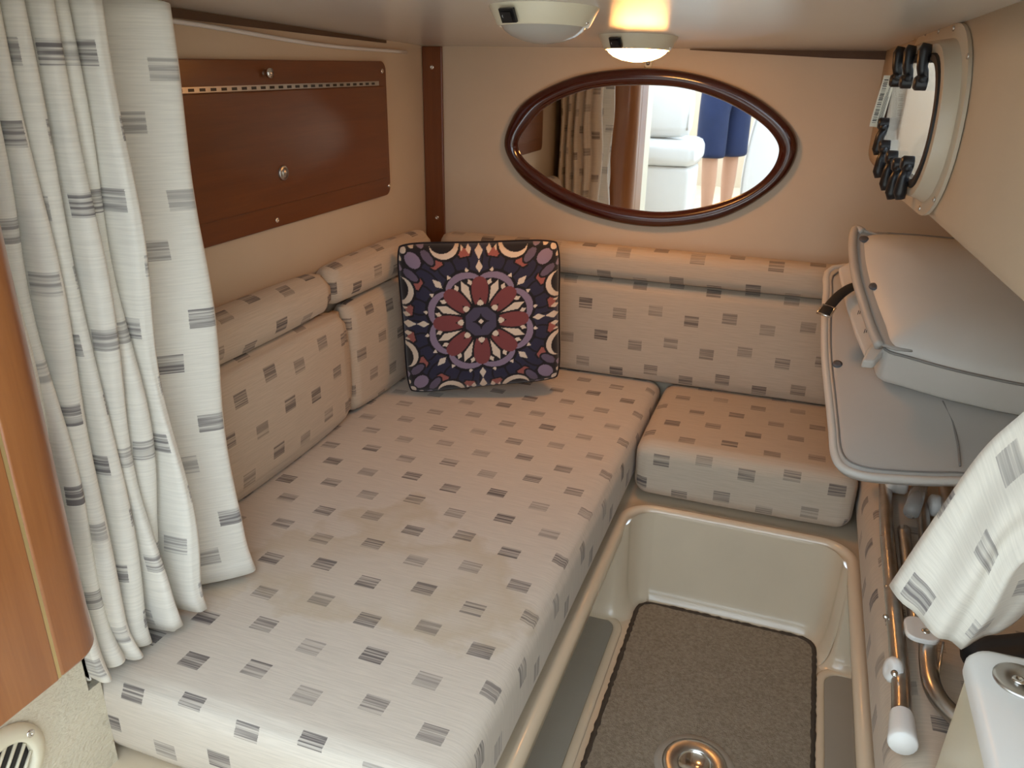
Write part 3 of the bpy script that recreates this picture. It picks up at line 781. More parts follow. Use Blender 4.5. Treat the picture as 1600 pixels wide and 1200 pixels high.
# ================================================================== LEFT CURTAIN (gathered)
def curtain():
    pts = [(-0.968, 0.845), (-0.950, 0.885), (-0.935, 0.850), (-0.920, 0.895), (-0.900, 0.860), (-0.885, 0.905), (-0.862, 0.872), (-0.845, 0.908), (-0.828, 0.890), (-0.805, 0.908), (-0.780, 0.892), (-0.800, 0.868), (-0.832, 0.838), (-0.872, 0.800), (-0.882, 0.785)]
    y = 0.775
    for k in range(8):
        cr = -0.778 + random.uniform(-0.010, 0.008) - 0.005*k; tr = -0.868 + random.uniform(-0.01, 0.01)
        pts += [(-0.83, y + 0.004), (cr - 0.006, y + 0.003), (cr, y - 0.006), (cr - 0.009, y - 0.014), (-0.835, y - 0.015), (tr, y - 0.014), (tr - 0.002, y - 0.021)]
        y -= 0.0265 + random.uniform(-0.003, 0.003)
    pth = [(p.x, p.y) for p in smooth_path([Vector((a, b, 0)) for a, b in pts], 4)]
    arc = [0.0]
    for i in range(1, len(pth)): arc.append(arc[-1] + math.dist(pth[i], pth[i-1]))
    zs = np.linspace(1.0, 0.0, 46); V, Fc, UV = [], [], []
    n = len(pth); ph = [random.uniform(0, 6.28) for _ in range(6)]
    ztop = 1.246
    for j, tz in enumerate(zs):           # tz 1 top .. 0 bottom
        for i, (x, y) in enumerate(pth):
            s = i/n
            low = (1-tz)
            zb = BED + 0.010 + 0.012*(math.sin(s*40 + ph[0])*0.5 + 0.5)
            z = zb + (ztop - 0.006*math.sin(s*60)**2 - zb)*tz
            wob = 0.007*math.sin(4.2*low*3 + s*17 + ph[1])*low + 0.006*math.sin(11*low + s*29 + ph[2])*min(1, low*3)
            kick = 0.0
            if low > 0.93: kick = (low-0.93)/0.07
            xx = x + wob + 0.016*kick**2*(0.6 + 0.4*math.sin(s*53)) + (-0.006)*tz
            yy = y + 0.006*math.sin(6*low + s*23 + ph[3])*low + 0.005*kick**2*math.sin(s*31 + ph[4])
            xx = max(xx, -0.972); 
            V.append((xx, max(yy, 0.606), z))
    for j in range(len(zs)-1):
        for i in range(n-1):
            q = (j*n+i, j*n+i+1, (j+1)*n+i+1, (j+1)*n+i); Fc.append(q)
            UV.append([(arc[i]+0.02, V[q[0]][2]+0.03), (arc[i+1]+0.02, V[q[1]][2]+0.03), (arc[i+1]+0.02, V[q[2]][2]+0.03), (arc[i]+0.02, V[q[3]][2]+0.03)])
    root = thing('curtain', (-0.85, 0.78, BED), 'tall gathered cream curtain with striped rectangles standing on the berth cushion', 'curtain')
    o = sheet('cloth', V, Fc, UV, root, 'fabric_curtain')
    v, f = tube([Vector((-0.90, 0.52, 1.262)), Vector((-0.87, 0.7, 1.258)), Vector((-0.84, 0.90, 1.25))], 0.006, 8); obj('curtain_track', v, f, 'white_pl', root)
def sheet(name, V, Fc, UV, parent, mat, **kw):
    me = bpy.data.meshes.new(name); org = np.array(V).mean(0); org[2] = np.array(V)[:, 2].min()
    me.from_pydata([tuple(np.array(q) - org) for q in V], [], Fc)
    l = me.uv_layers.new(name='UVMap'); l.data.foreach_set('uv', [c for f_ in UV for q in f_ for c in q])
    me.materials.append(MT[mat]); me.polygons.foreach_set('use_smooth', [True]*len(me.polygons))
    o = bpy.data.objects.new(name, me); COL.objects.link(o); ORG[o.name] = Vector(org)
    o.location = Vector(org) - (ORG[parent.name] if parent else Vector()); o.parent = parent
    md = o.modifiers.new('thickness', 'SOLIDIFY'); md.thickness = 0.0025; md.offset = 0
    tag(o, **kw)
    return o
curtain()

# ================================================================== RIGHT CURTAIN (drawn aside, hanging diagonally)
def curtain_right():
    A = [ony(1390, 915, 0.90), ony(1448, 825, 0.90), ony(1530, 705, 0.90), ony(1600, 638, 0.90), Vector((0.30, 0.89, 0.94)), Vector((0.37, 0.87, 1.06)), Vector((0.40, 0.85, 1.21))]
    B = [ony(1503, 1014, 0.88), ony(1545, 960, 0.86), ony(1590, 880, 0.85), Vector((0.31, 0.85, 0.73)), Vector((0.37, 0.85, 0.86)), Vector((0.43, 0.84, 1.04)), Vector((0.47, 0.83, 1.21))]
    C = [Vector((0.31, 0.93, 0.575)), Vector((0.33, 0.93, 0.62)), Vector((0.35, 0.92, 0.69)), Vector((0.37, 0.91, 0.77)), Vector((0.42, 0.90, 0.89)), Vector((0.47, 0.87, 1.05)), Vector((0.50, 0.86, 1.21))]
    pa, pb, pc = smooth_path(A, 6), smooth_path(B, 6), smooth_path(C, 6)
    V, Fc, UV = [], [], []; m_ = 29; L = len(pa); av = 0
    for i in range(L):
        if i: av += (pa[i] - pa[i-1]).length
        for k in range(m_):
            s = k/(m_-1)
            if s < 0.62:
                t = s/0.62; p = pa[i].lerp(pb[i], t); p += Vector((0, -1, 0))*(0.018*math.sin(t*math.pi) + 0.006*math.sin(t*13 + i*0.1))
            else:
                t = (s-0.62)/0.38; p = pb[i].lerp(pc[i], t); p += Vector((0.3, 0.6, 0))*0.015*math.sin(t*math.pi*2)
            V.append(tuple(p)); 
    Um = np.zeros((L, m_)); Vm = np.zeros((L, m_)); Q = np.array(V).reshape(L, m_, 3)
    for k in range(1, m_): Um[:, k] = Um[:, k-1] + np.linalg.norm(Q[:, k] - Q[:, k-1], axis=1)
    for i in range(1, L): Vm[i] = Vm[i-1] + np.linalg.norm(Q[i] - Q[i-1], axis=1).mean()
    Um += 0.012; Vm += 0.012
    for i in range(L-1):
        for k in range(m_-1):
            Fc.append((i*m_+k, i*m_+k+1, (i+1)*m_+k+1, (i+1)*m_+k))
            UV.append([(Um[i, k], Vm[i, k]), (Um[i, k+1], Vm[i, k+1]), (Um[i+1, k+1], Vm[i+1, k+1]), (Um[i+1, k], Vm[i+1, k])])
    sheet('side_curtain', V, Fc, UV, None, 'fabric_curtain', label='cream curtain pulled aside, its hem slanting over the aluminium frame', cat='curtain')
curtain_right()

# ================================================================== ENTRY CABINET AND VENT
def cabinet():
    x1, x0, yf, zb_, zt_ = -0.712, -0.82, 0.570, 0.525, 1.28
    r = 0.05
    def outline(ya, yb, round_far):
        P = [(x0, ya), (x1, ya)]
        if round_far:
            for k in range(9):
                a = math.radians(90*k/8); P.append((x1 - r + r*math.cos(a), yb - r + r*math.sin(a)))
        else: P.append((x1, yb))
        P.append((x0, yb)); return P
    t = thing('cabinet', (x0, 0.2, zb_), 'warm cherry cabinet with rounded corner and thin gold seam by the entry', 'cabinet')
    ys = 0.492
    v, f = prism([(x, y, zb_) for x, y in outline(ys+0.003, yf, True)], (0, 0, zt_-zb_)); obj('corner_post', v, f, 'cabinet', t, sharp=40, bevel=0.004)
    v, f = prism([(x, y, zb_) for x, y in outline(0.36, ys, False)], (0, 0, zt_-zb_)); obj('side_panel', v, f, 'cabinet', t, smooth=False, bevel=0.002)
    v, f = box(x0, x1-0.0012, ys-0.001, ys+0.004, zb_+0.001, zt_); obj('gold_seam', v, f, 'gold', t, smooth=False)
cabinet()
vp = onx(2, 1206, -0.819)
vt = thing('air_vent', vp, 'round cream air vent with slanted slats below the cabinet', 'vent')
v, f = lathe(vp, (1,0,0), [(0.058, 0), (0.058, 0.004), (0.052, 0.010), (0.042, 0.013), (0.037, 0.011), (0.036, 0.002)], 40); obj('ring', v, f, 'cream_pl', vt)
v, f = lathe(vp, (1,0,0), [(0.037, 0.0012), (0.0, 0.0012)], 30); obj('dark_duct', v, f, 'black', vt)
for k in range(-2, 3):
    yy = k*0.014; hh = math.sqrt(0.036**2 - yy**2)
    a = Vector((vp.x+0.007, vp.y + yy*0.8 - hh*0.6, vp.z - yy*0.6 - hh*0.8)); b = Vector((vp.x+0.007, vp.y + yy*0.8 + hh*0.6, vp.z - yy*0.6 + hh*0.8))
    v, f = tube([a, b], 0.0022, 8); obj('slat', v, f, 'cream_pl', vt)
screw(vt, Vector((vp.x+0.0105, vp.y+0.038, vp.z+0.028)), (1,0,0), 0.006); screw(vt, Vector((vp.x+0.0105, vp.y-0.038, vp.z-0.028)), (1,0,0), 0.006)

# ================================================================== FOOTWELL MAT AND PEDESTAL SOCKET
mt_ = thing('footwell_mat', (-0.03, 0.95, 0.0), 'brown grey carpet mat with dark serged edge in the footwell', 'mat')
mo = [(-0.032 + a, 0.93 + b) for a, b in rrect(0.388, 1.255, 0.035, 6)]
v, f = prism([(x, y, 0.001) for x, y in mo], (0, 0, 0.009)); obj('pile', v, f, 'carpet', mt_, smooth=False)
ep = []
for i in range(len(mo)):
    a = Vector((*mo[i], 0.0065)); b = Vector((*mo[(i+1) % len(mo)], 0.0065)); k = max(1, int((b-a).length/0.008))
    for j in range(k): ep.append(a.lerp(b, j/k))
random.seed(5)
v, f = tube(ep, [0.0058 + random.uniform(-0.0012, 0.0014) for _ in ep], 8, True); obj('serged_edge', v, f, 'carpet_edge', mt_)
pp = onz(1085, 1196, 0.011)
ps = thing('pedestal_socket', (pp.x, pp.y, 0.0), 'round steel table pedestal socket set in the footwell mat', 'socket')
v, f = lathe((pp.x, pp.y, 0.0102), (0,0,1), [(0.072, 0), (0.071, 0.002), (0.058, 0.003)], 44); obj('outer_ring', v, f, 'nonskid', ps)
v, f = lathe((pp.x, pp.y, 0.0102), (0,0,1), [(0.058, 0.002), (0.057, 0.006), (0.050, 0.008), (0.032, 0.007), (0.030, 0.004)], 44); obj('flange', v, f, 'steel', ps)
v, f = lathe((pp.x, pp.y, 0.0102), (0,0,1), [(0.030, 0.005), (0.028, 0.001), (0.0, 0.001)], 32); obj('cup', v, f, 'chrome', ps)

# ================================================================== GREY VINYL CUSHIONS (stowed on the right)
sl = Vector((0, 0.45, 0.235)).normalized(); nn_ = Vector((0, -sl.z, sl.y))       # slope direction and its normal
LP = Vector((0.1, 1.35, CZ-0.632))
def slab(name, out2d, base, top_h, bot_h, mat, parent, puff, edge_r=0.02, K=9, pw=2.4):
    """stuffed slab from a convex outline in the (x, slope) plane"""
    n = len(out2d); cx_ = sum(p[0] for p in out2d)/n; cy_ = sum(p[1] for p in out2d)/n
    V, Fc = [], []
    def ring(s, h):
        for a, b in out2d:
            x = cx_ + (a-cx_)*s; y = cy_ + (b-cy_)*s; V.append(base + Vector((x, 0, 0)) + sl*y + nn_*h)
    rows = []
    for k in range(K+1):
        q = k/K; s = 1 - q*0.985; rows.append((s, top_h + puff*(1-(s)**pw)))
    rows[0] = (0.985, top_h)
    rows = [(0.96, bot_h - 0.0), (0.99, bot_h + 0.006), (1.0, bot_h + 0.014), (1.0, top_h - 0.012)] + [(0.992, top_h - 0.003)] + rows
    rows = [(0.02, bot_h)] + rows
    for s, h in rows: ring(s, h)
    for i in range(len(rows)-1):
        for k in range(n): Fc.append((i*n+k, i*n+(k+1) % n, (i+1)*n+(k+1) % n, (i+1)*n+k))
    Fc.append(tuple(range(n))); Fc.append(tuple((len(rows)-1)*n + k for k in reversed(range(n))))
    return obj(name, V, Fc, mat, parent)
def to_plane(pxs, h):
    out = []
    for x, y in pxs:
        P = onplane(x, y, LP + nn_*h, nn_); d = P - LP; out.append((d.x, d.dot(sl)))
    return out
def from_plane(a, b, h): return LP + Vector((a, 0, 0)) + sl*b + nn_*h
# lower slab
low_px = [(1302,418),(1292,455),(1289,510),(1290,560),(1296,620),(1301,670),(1305,708),(1318,729),(1350,741),(1400,746),(1460,749),(1520,751)]
lo2 = to_plane(low_px, 0.0)
b0 = lo2[-1][1]; tY = lo2[0][1]
lo2 += [(0.36, b0), (0.43, b0+0.03), (0.45, b0+0.10), (0.45, tY-0.06), (0.42, tY+0.01), (0.30, tY+0.02), (0.10, tY+0.02)]
lo2 = [(p.x, p.y) for p in smooth_path([Vector((a, b, 0)) for a, b in lo2], 4, True)]
gs = thing('seat_pad', from_plane(0.2, 0.2, -0.03), 'flat grey vinyl pad with welted edge lying under the plump grey cushion', 'cushion')
slab('pad', lo2, LP, 0.0, -0.03, 'grey_vinyl', gs, 0.016)
v, f = tube([from_plane(a, b, -0.004) for a, b in lo2], 0.0075, 10, True); obj('welt', v, f, 'grey_vinyl_light', gs)
cxl = sum(p[0] for p in lo2)/len(lo2); cyl = sum(p[1] for p in lo2)/len(lo2)
v, f = tube([from_plane(cxl+(a-cxl)*.945, cyl+(b-cyl)*.945, 0.0036) for a, b in lo2], 0.0016, 6, True); obj('stitch_line', v, f, 'grey_welt', gs)
sm = to_plane([(1472,628),(1488,660),(1497,695),(1500,728)], 0.012)
v, f = tube(smooth_path([from_plane(a, b, 0.012 if i else 0.014) for i, (a, b) in enumerate(sm)], 5), 0.0022, 6); obj('seam', v, f, 'grey_welt', gs)
g1 = to_plane([(1309, 567)], 0.008)[0]
v, f = lathe(from_plane(*g1, 0.003), nn_, [(0.009, 0), (0.009, 0.003), (0.004, 0.004), (0, 0.003)], 14); obj('grommet', v, f, 'dark_mark', gs)
# upper plump cushion
HT = 0.105
up_px = [(1345,366),(1338,395),(1347,440),(1360,480),(1374,516),(1384,545),(1420,557),(1480,574),(1540,588),(1600,600)]
up2 = to_plane(up_px, HT)
ub = up2[-1][1]; ut = up2[0][1]
up2 += [(0.36, ub), (0.42, ub+0.03), (0.44, ub+0.12), (0.44, ut-0.04), (0.40, ut+0.01), (0.22, ut+0.01), (0.10, ut+0.012)]
up2 = [(p.x, p.y) for p in smooth_path([Vector((a, b, 0)) for a, b in up2], 4, True)]
gc = thing('boat_cushion', from_plane(0.2, 0.3, 0.02), 'plump grey vinyl box cushion with stitched seam stowed under the side deck', 'cushion')
slab('cushion_body', up2, LP, HT, 0.022, 'grey_vinyl_light', gc, 0.042, pw=3.2)
v, f = tube([from_plane(a, b, HT-0.002) for a, b in up2], 0.0028, 8, True); obj('seam', v, f, 'grey_welt', gc)
# raised flap along the free edge
fl = [(1352,362),(1340,358),(1336,385),(1341,430),(1352,470),(1366,512),(1378,540)]
fp = to_plane(fl, HT+0.012)
v, f = tube(smooth_path([from_plane(a-0.004, b, HT+0.010) for a, b in fp], 5), 0.0085, 10, flat=1.0); obj('flap_welt', v, f, 'grey_vinyl', gc)
V, Fc = [], []
e1 = smooth_path([from_plane(a, b, HT+0.012) for a, b in fp], 5); e2 = [p + Vector((0.05, 0, 0)) - nn_*0.006 for p in e1]
for a, b in zip(e1, e2): V += [a, a.lerp(b, .5) - nn_*0.004, b]
for i in range(len(e1)-1):
    for k in range(2): Fc.append((i*3+k, i*3+k+1, (i+1)*3+k+1, (i+1)*3+k))
obj('flap', V, Fc, 'grey_vinyl', gc, solid=0.003)
for q in ((1350, 372), (1366, 446)):
    a = to_plane([q], HT+0.014)[0]; v, f = lathe(from_plane(*a, HT+0.010), nn_, [(0.009, 0), (0.009, 0.003), (0.004, 0.004), (0, 0.003)], 14); obj('grommet', v, f, 'dark_mark', gc)
cor = to_plane([(1372,528),(1352,556),(1345,570),(1365,572),(1385,548)], HT*0.8)
v, f = prism([from_plane(a, b, HT*0.72) for a, b in cor], nn_*0.02); obj('corner_tab', v, f, 'grey_vinyl_light', gc, smooth=False, bevel=0.004)
# white mesh panel between the two
mp_ = to_plane([(1311,418),(1332,406),(1345,440),(1362,490),(1378,525),(1352,552),(1338,520),(1322,470)], 0.055)
v, f = prism([from_plane(a, b, 0.055) for a, b in mp_], nn_*-0.012)
msh = obj('mesh_panel', v, f, 'mesh', gc, smooth=False, bevel=0.003)
for base_px, cnt in (((1340, 491), 7), ((1350, 520), 6)):
    parts = []
    for k in range(cnt):
        a = to_plane([(base_px[0] + k*3.2, base_px[1] - k*0.8)], 0.056)[0]; b = to_plane([(base_px[0] + k*3.2 + 2, base_px[1] - 6 - k*0.9)], 0.056)[0]
        parts.append(tube([from_plane(*a, 0.0556), from_plane(*b, 0.0556)], 0.0007, 5))
    v, f = join(*parts); obj('vent_slits', v, f, 'dark_mark', msh)
# black strap with buckle
stp = [from_plane(*to_plane([q], 0.07)[0], 0.07) for q in ((1338,446),(1326,451),(1312,461),(1298,476),(1287,492))]
sp = thing('strap', stp[-1], 'black webbing strap with metal buckle hanging off the grey cushions', 'strap')
pth = smooth_path(stp, 5)
v, f = tube(pth, 0.0105, 10, flat=0.22, up=tuple(nn_)); obj('webbing', v, f, 'rubber', sp)
e = pth[-3]; d = (pth[-1]-pth[-6]).normalized(); sd = d.cross(nn_).normalized()
v, f = tube([e + d*0.013 + sd*0.012, e + d*0.013 - sd*0.012, e - d*0.013 - sd*0.012, e - d*0.013 + sd*0.012], 0.0026, 8, True); obj('buckle', v, f, 'chrome', sp)

# ================================================================== FOLDED ALUMINIUM FRAME
ct = BED + 0.012       # top of the side cushion
fr = thing('folding_frame', (0.22, 1.2, ct), 'folded aluminium tube frame with white feet lying on the narrow cushion', 'folding frame')
zT = ct + 0.0145
def tubo(name, pts, r=0.0125, n=5, mat='alu'):
    v, f = tube(smooth_path(pts, n), r, 14); return obj(name, v, f, mat, fr)
A_ = [onz(1383, 740, zT), onz(1386, 830, zT), onz(1396, 940, zT), onz(1407, 1060, zT), onz(1409, 1122, zT)]
tubo('main_tube', A_)
a, b = A_[-1], onz(1411, 1170, zT); dd = (b-a).normalized()
v, f = lathe(a - dd*0.006, dd, [(0.014, 0), (0.0150, 0.006), (0.0170, 0.040), (0.0180, 0.050), (0.016, 0.053), (0.0, 0.054)], 20); obj('foot_cap', v, f, 'white_pl', fr)
B_ = [onz(1452, 985, zT+0.02), onz(1450, 1030, zT+0.02), onz(1458, 1075, zT+0.018), onz(1482, 1110, zT+0.014), onz(1530, 1150, zT+0.01), onz(1590, 1185, zT+0.005)]
tubo('bent_tube', B_, 0.012)
tubo('short_tube', [onz(1412, 828, zT+0.004), onz(1417, 870, zT+0.004), onz(1424, 925, zT+0.004), onz(1434, 985, zT+0.006)], 0.011)
tubo('back_tube', [onz(1440, 770, zT+0.002), onz(1446, 850, zT+0.002), onz(1452, 940, zT+0.002)], 0.011)
tubo('cross_tube', [onz(1472, 735, zT+0.03), onz(1490, 820, zT+0.03), onz(1520, 900, zT+0.03)], 0.013)
# hinge bracket and rivets
c = onz(1440, 985, zT+0.034)
v, f = prism([(c.x + a, c.y + b, c.z - 0.004) for a, b in rrect(0.045, 0.052, 0.016, 5)], (0, 0, 0.008)); br = obj('hinge_bracket', v, f, 'white_pl', fr, smooth=False, bevel=0.002)
screw(br, c + Vector((0.004, -0.006, 0.004)), (0,0,1), 0.006)
for q in ((1381, 838), (1387, 918), (1385, 964)): 
    p = onz(*q, zT + 0.004); v, f = lathe(p, (-1,0,0.3), [(0.004, 0), (0.004, 0.003), (0.002, 0.005), (0, 0.005)], 12); obj('rivet', v, f, 'chrome', fr)
p = onz(1392, 1046, zT+0.004)
v, f = lathe(p + Vector((0.004, 0, 0)), (-1, -0.25, 0.25), [(0.006, -0.006), (0.017, -0.004), (0.018, 0.004), (0.014, 0.009), (0.006, 0.010), (0, 0.008)], 24); rl = obj('roller', v, f, 'white_pl', fr)
p2 = onz(1398, 1053, zT+0.016); v, f = lathe(p2, (-.5,-.4,1), [(0.0045, 0), (0.0045, 0.003), (0, 0.004)], 12); obj('rivet', v, f, 'chrome', fr)
for q, r in (((1400, 757), 0.019), ((1470, 792), 0.021)):
    p = onz(*q, zT+0.014); v, f = lathe(p - Vector((0.02, 0, 0)), (1, 0.1, 0.0), [(0.0, 0), (r*.8, 0), (r, 0.004), (r, 0.016), (r*.93, 0.018), (r, 0.020), (r, 0.036), (r*.8, 0.04), (0, 0.04)], 20); obj('plastic_sleeve', v, f, 'white_pl', fr)
v, f = tube([onz(1440, 752, zT+0.035), onz(1424, 800, zT+0.03)], 0.014, 16); obj('clear_sleeve', v, f, 'clear', fr)
v, f = tube(smooth_path([onz(1474, 1004, zT+0.03), onz(1470, 1030, zT+0.03), onz(1466, 1060, zT+0.02), onz(1467, 1074, zT+0.012)], 5), 0.0016, 8); obj('wire_hook', v, f, 'chrome', fr)
kp = ony(1297, 632, 1.60)
kn = thing('ribbed_knob', kp, 'ribbed silver knob peeking out from under the grey vinyl pad', 'knob')
rb = [(0.0, -0.002), (0.017, -0.002)]
for k in range(7): rb += [(0.0185, k*0.006), (0.0185, k*0.006+0.003), (0.0165, k*0.006+0.0035), (0.0165, k*0.006+0.0055)]
rb += [(0, 0.044)]
v, f = lathe(Vector((kp.x-0.004, 1.60, kp.z)), (1, 0.1, 0.1), rb, 22); obj('grip', v, f, 'chrome', kn, sharp=30)
v, f = tube([Vector((kp.x+0.036, 1.604, kp.z+0.004)), Vector((kp.x+0.10, 1.61, kp.z+0.006))], 0.009, 12); obj('shaft', v, f, 'alu', kn)

# ================================================================== WHITE BOX with steel disc, and black pouch
bx = thing('storage_box', (0.36, 0.70, ct), 'white plastic box with a round steel disc on its lid', 'box')
def rbox_prism(x0, x1, y0, y1, r, levels):
    V, Fc = [], []; n = None
    for g, z in levels:
        pr = [((x0+x1)/2 + a, (y0+y1)/2 + b, z) for a, b in rrect(x1-x0+2*g, y1-y0+2*g, max(0.004, r+g), 7)]; n = len(pr); V += pr
    for i in range(len(levels)-1):
        for k in range(n): Fc.append((i*n+k, i*n+(k+1) % n, (i+1)*n+(k+1) % n, (i+1)*n+k))
    Fc.append(tuple(range(n))); Fc.append(tuple((len(levels)-1)*n + k for k in reversed(range(n))))
    return V, Fc
zt_b = CZ - 0.60
v, f = rbox_prism(0.243, 0.50, 0.42, 0.855, 0.03, [(0.0, ct+0.005), (0.001, ct+0.02), (-0.003, zt_b-0.022)]); obj('body', v, f, 'cream_pl', bx, sharp=40)
v, f = rbox_prism(0.243, 0.50, 0.42, 0.855, 0.03, [(-0.003, zt_b-0.0215), (0.002, zt_b-0.02), (0.002, zt_b-0.008), (-0.002, zt_b-0.002), (-0.008, zt_b)]); obj('lid', v, f, 'white_pl', bx, sharp=40)
p = onz(1597, 1066, zt_b)
v, f = lathe(p, (0,0,1), [(0.028, 0), (0.028, 0.002), (0.025, 0.0035), (0.012, 0.0035), (0.011, 0.0025), (0, 0.0025)], 32); ds = obj('steel_disc', v, f, 'steel', bx)
screw(ds, p + Vector((-0.004, -0.002, 0.003)), (0,0,1), 0.007)
c0 = Vector((0.36, 1.06, ct))
def lump(u, v_):
    return None
bm = bmesh.new(); bmesh.ops.create_icosphere(bm, subdivisions=4, radius=1.0)
V = []
for q in bm.verts:
    d = q.co.normalized(); k = 1 + 0.06*math.sin(d.x*5 + 1) + 0.05*math.sin(d.y*7)
    z = max(-0.55, d.z)
    V.append((c0.x + 0.02 + d.x*0.075*k, c0.y + d.y*0.042*k, ct + 0.001 + (z+0.55)*0.045*k))
Fc = [tuple(x.index for x in ff.verts) for ff in bm.faces]; bm.free()
bp_ = thing('black_pouch', c0, 'soft black pouch tucked between the curtain hem and white box', 'pouch')
obj('body', V, Fc, 'rubber', bp_)
v, f = tube(smooth_path([(c0.x-0.045, c0.y-0.03, ct+0.038), (c0.x, c0.y-0.042, ct+0.062), (c0.x+0.06, c0.y-0.036, ct+0.055)], 5), 0.003, 8); obj('zipper', v, f, 'dark_mark', bp_)

# ================================================================== THE COCKPIT behind the camera (seen in the mirror)
CF = 0.20
v, f = box(-2.2, 1.6, -3.2, -0.30, CF-0.04, CF); obj('floor_cockpit', v, f, 'gelcoat', kind='structure', smooth=False)
v, f = box(-2.2, 1.6, -3.2, -3.15, CF, 1.35); obj('wall_transom', v, f, 'wall', kind='structure', smooth=False)
v, f = box(-2.2, -2.15, -3.15, -0.35, CF, 1.15); obj('wall_cockpit_port', v, f, 'wall', kind='structure', smooth=False)
v, f = box(1.55, 1.6, -3.15, -0.35, CF, 1.15); obj('wall_cockpit_starboard', v, f, 'wall', kind='structure', smooth=False)
v, f = box(-2.2, -0.85, -0.35, -0.32, CF, 1.25); obj('wall_bulkhead', v, f, 'wall', kind='structure', smooth=False)
v, f = box(0.81, 1.6, -0.35, -0.32, CF, 1.25); obj('wall_bulkhead_far', v, f, 'wall', kind='structure', smooth=False)
nouv = lambda a, s, p: (0, 0)
st = thing('helm_seat', (-0.85, -0.75, CF), 'white vinyl helm seat with thick cushion and box base, seen in the mirror', 'seat')
cushion('seat_base', -1.30, -0.625, -1.0, -0.62, CF, 0.635, 0.03, 0.0, 'white_vinyl', nouv, 0.08, st)
cushion('seat_squab', -1.30, -0.605, -1.02, -0.60, 0.64, 0.78, 0.05, 0.012, 'white_vinyl', nouv, 0.04, st)
def round_top(q, t):
    if t[0] > 0 and t[2] > -0.6: q[0] -= 0.10*max(0, (t[2]+0.6)/1.6)**2
    return q
cushion('seat_back', -1.28, -0.655, -0.76, -0.62, 0.80, 1.36, 0.055, 0.012, 'white_vinyl', nouv, 0.04, st, fn=round_top)
v, f = tube([Vector((-0.667 - 0.10*max(0, (t+0.6)/1.6)**2, -0.635, 1.08 + 0.27*t)) for t in np.linspace(-0.9, 0.9, 20)], 0.006, 8); obj('piping', v, f, 'grey_vinyl', st)
s2 = thing('side_lounge', (0.0, -1.75, CF), 'white vinyl cockpit lounge with curved piped end, seen in the mirror', 'seat')
def lounge(q, t):
    if t[0] < 0: q[0] += 0.14*max(0, (t[2]+0.7)/1.7)**2
    return q
cushion('lounge_back', -0.42, 0.6, -1.95, -1.78, CF+0.02, 1.22, 0.05, 0.01, 'white_vinyl', nouv, 0.05, s2, fn=lounge)
cushion('lounge_seat', -0.10, 0.6, -1.78, -1.30, CF, 0.60, 0.05, 0.01, 'white_vinyl', nouv, 0.06, s2)
v, f = tube([Vector((-0.415 + 0.14*max(0, (t+0.7)/1.7)**2, -1.79, 0.72 + 0.5*t)) for t in np.linspace(-0.85, 0.9, 20)], 0.006, 8); obj('piping', v, f, 'grey_vinyl', s2)

# ------------------------------------------------------------------ person standing in the cockpit
def skin_mesh(name, verts, edges, radii, mat, parent, sub=2, root=0):
    org = Vector(ORG[parent.name]); me = bpy.data.meshes.new(name)
    me.from_pydata([tuple(Vector(v) - org) for v in verts], edges, [])
    o = bpy.data.objects.new(name, me); COL.objects.link(o); o.parent = parent; ORG[o.name] = org
    md = o.modifiers.new('skin', 'SKIN'); md.use_smooth_shade = True
    for i, r in enumerate(radii):
        sv = me.skin_vertices[0].data[i]; sv.radius = (r, r) if not isinstance(r, tuple) else r
        sv.use_root = (i == root)
    ms = o.modifiers.new('sub', 'SUBSURF'); ms.levels = sub; ms.render_levels = sub
    me.materials.append(MT[mat])
    dg = bpy.context.evaluated_depsgraph_get(); ev = o.evaluated_get(dg); m2 = bpy.data.meshes.new_from_object(ev)
    o.modifiers.clear(); o.data = m2
    m2.polygons.foreach_set('use_smooth', [True]*len(m2.polygons))
    return o
PX, PY = -0.54, -1.38
ps_ = thing('person', (PX, PY, CF), 'person in navy shorts standing in the cockpit, seen in the mirror', 'person')
def P3(x, y, z): return (PX + x, PY + y, CF + z)
L = [P3(-0.075, 0.03, 0), P3(0.075, -0.04, 0)]
body = [P3(0, 0, 0.93), P3(0, 0.01, 1.08), P3(0, 0.03, 1.25), P3(0, 0.05, 1.40), P3(0, 0.075, 1.50), P3(0, 0.10, 1.58), P3(0, 0.115, 1.68), P3(0, 0.11, 1.75),
        P3(-0.06, 0.07, 0.88), P3(-0.055, 0.13, 0.50), P3(-0.05, 0.09, 0.30), P3(-0.048, 0.08, 0.08), P3(-0.05, 0.13, 0.035), P3(-0.055, 0.24, 0.025),
        P3(0.06, -0.06, 0.88), P3(0.06, -0.07, 0.50), P3(0.055, -0.11, 0.30), P3(0.053, -0.12, 0.08), P3(0.06, -0.07, 0.035), P3(0.07, 0.04, 0.025),
        P3(-0.18, 0.05, 1.43), P3(-0.24, 0.06, 1.16), P3(-0.21, 0.20, 0.97), P3(-0.20, 0.25, 0.92),
        P3(0.18, 0.05, 1.43), P3(0.25, 0.06, 1.16), P3(0.20, 0.22, 1.00), P3(0.19, 0.27, 0.96)]
edges = [(0,1),(1,2),(2,3),(3,4),(4,5),(5,6),(6,7),(0,8),(8,9),(9,10),(10,11),(11,12),(12,13),(0,14),(14,15),(15,16),(16,17),(17,18),(18,19),(3,20),(20,21),(21,22),(22,23),(3,24),(24,25),(25,26),(26,27)]
rad = [0.12, 0.125, 0.135, 0.11, 0.055, 0.075, 0.085, 0.065, 0.082, 0.052, 0.052, 0.034, 0.04, 0.028, 0.082, 0.052, 0.052, 0.034, 0.04, 0.028, 0.055, 0.042, 0.03, 0.034, 0.055, 0.042, 0.03, 0.034]
body_o = skin_mesh('body', body, edges, rad, 'skin', ps_)
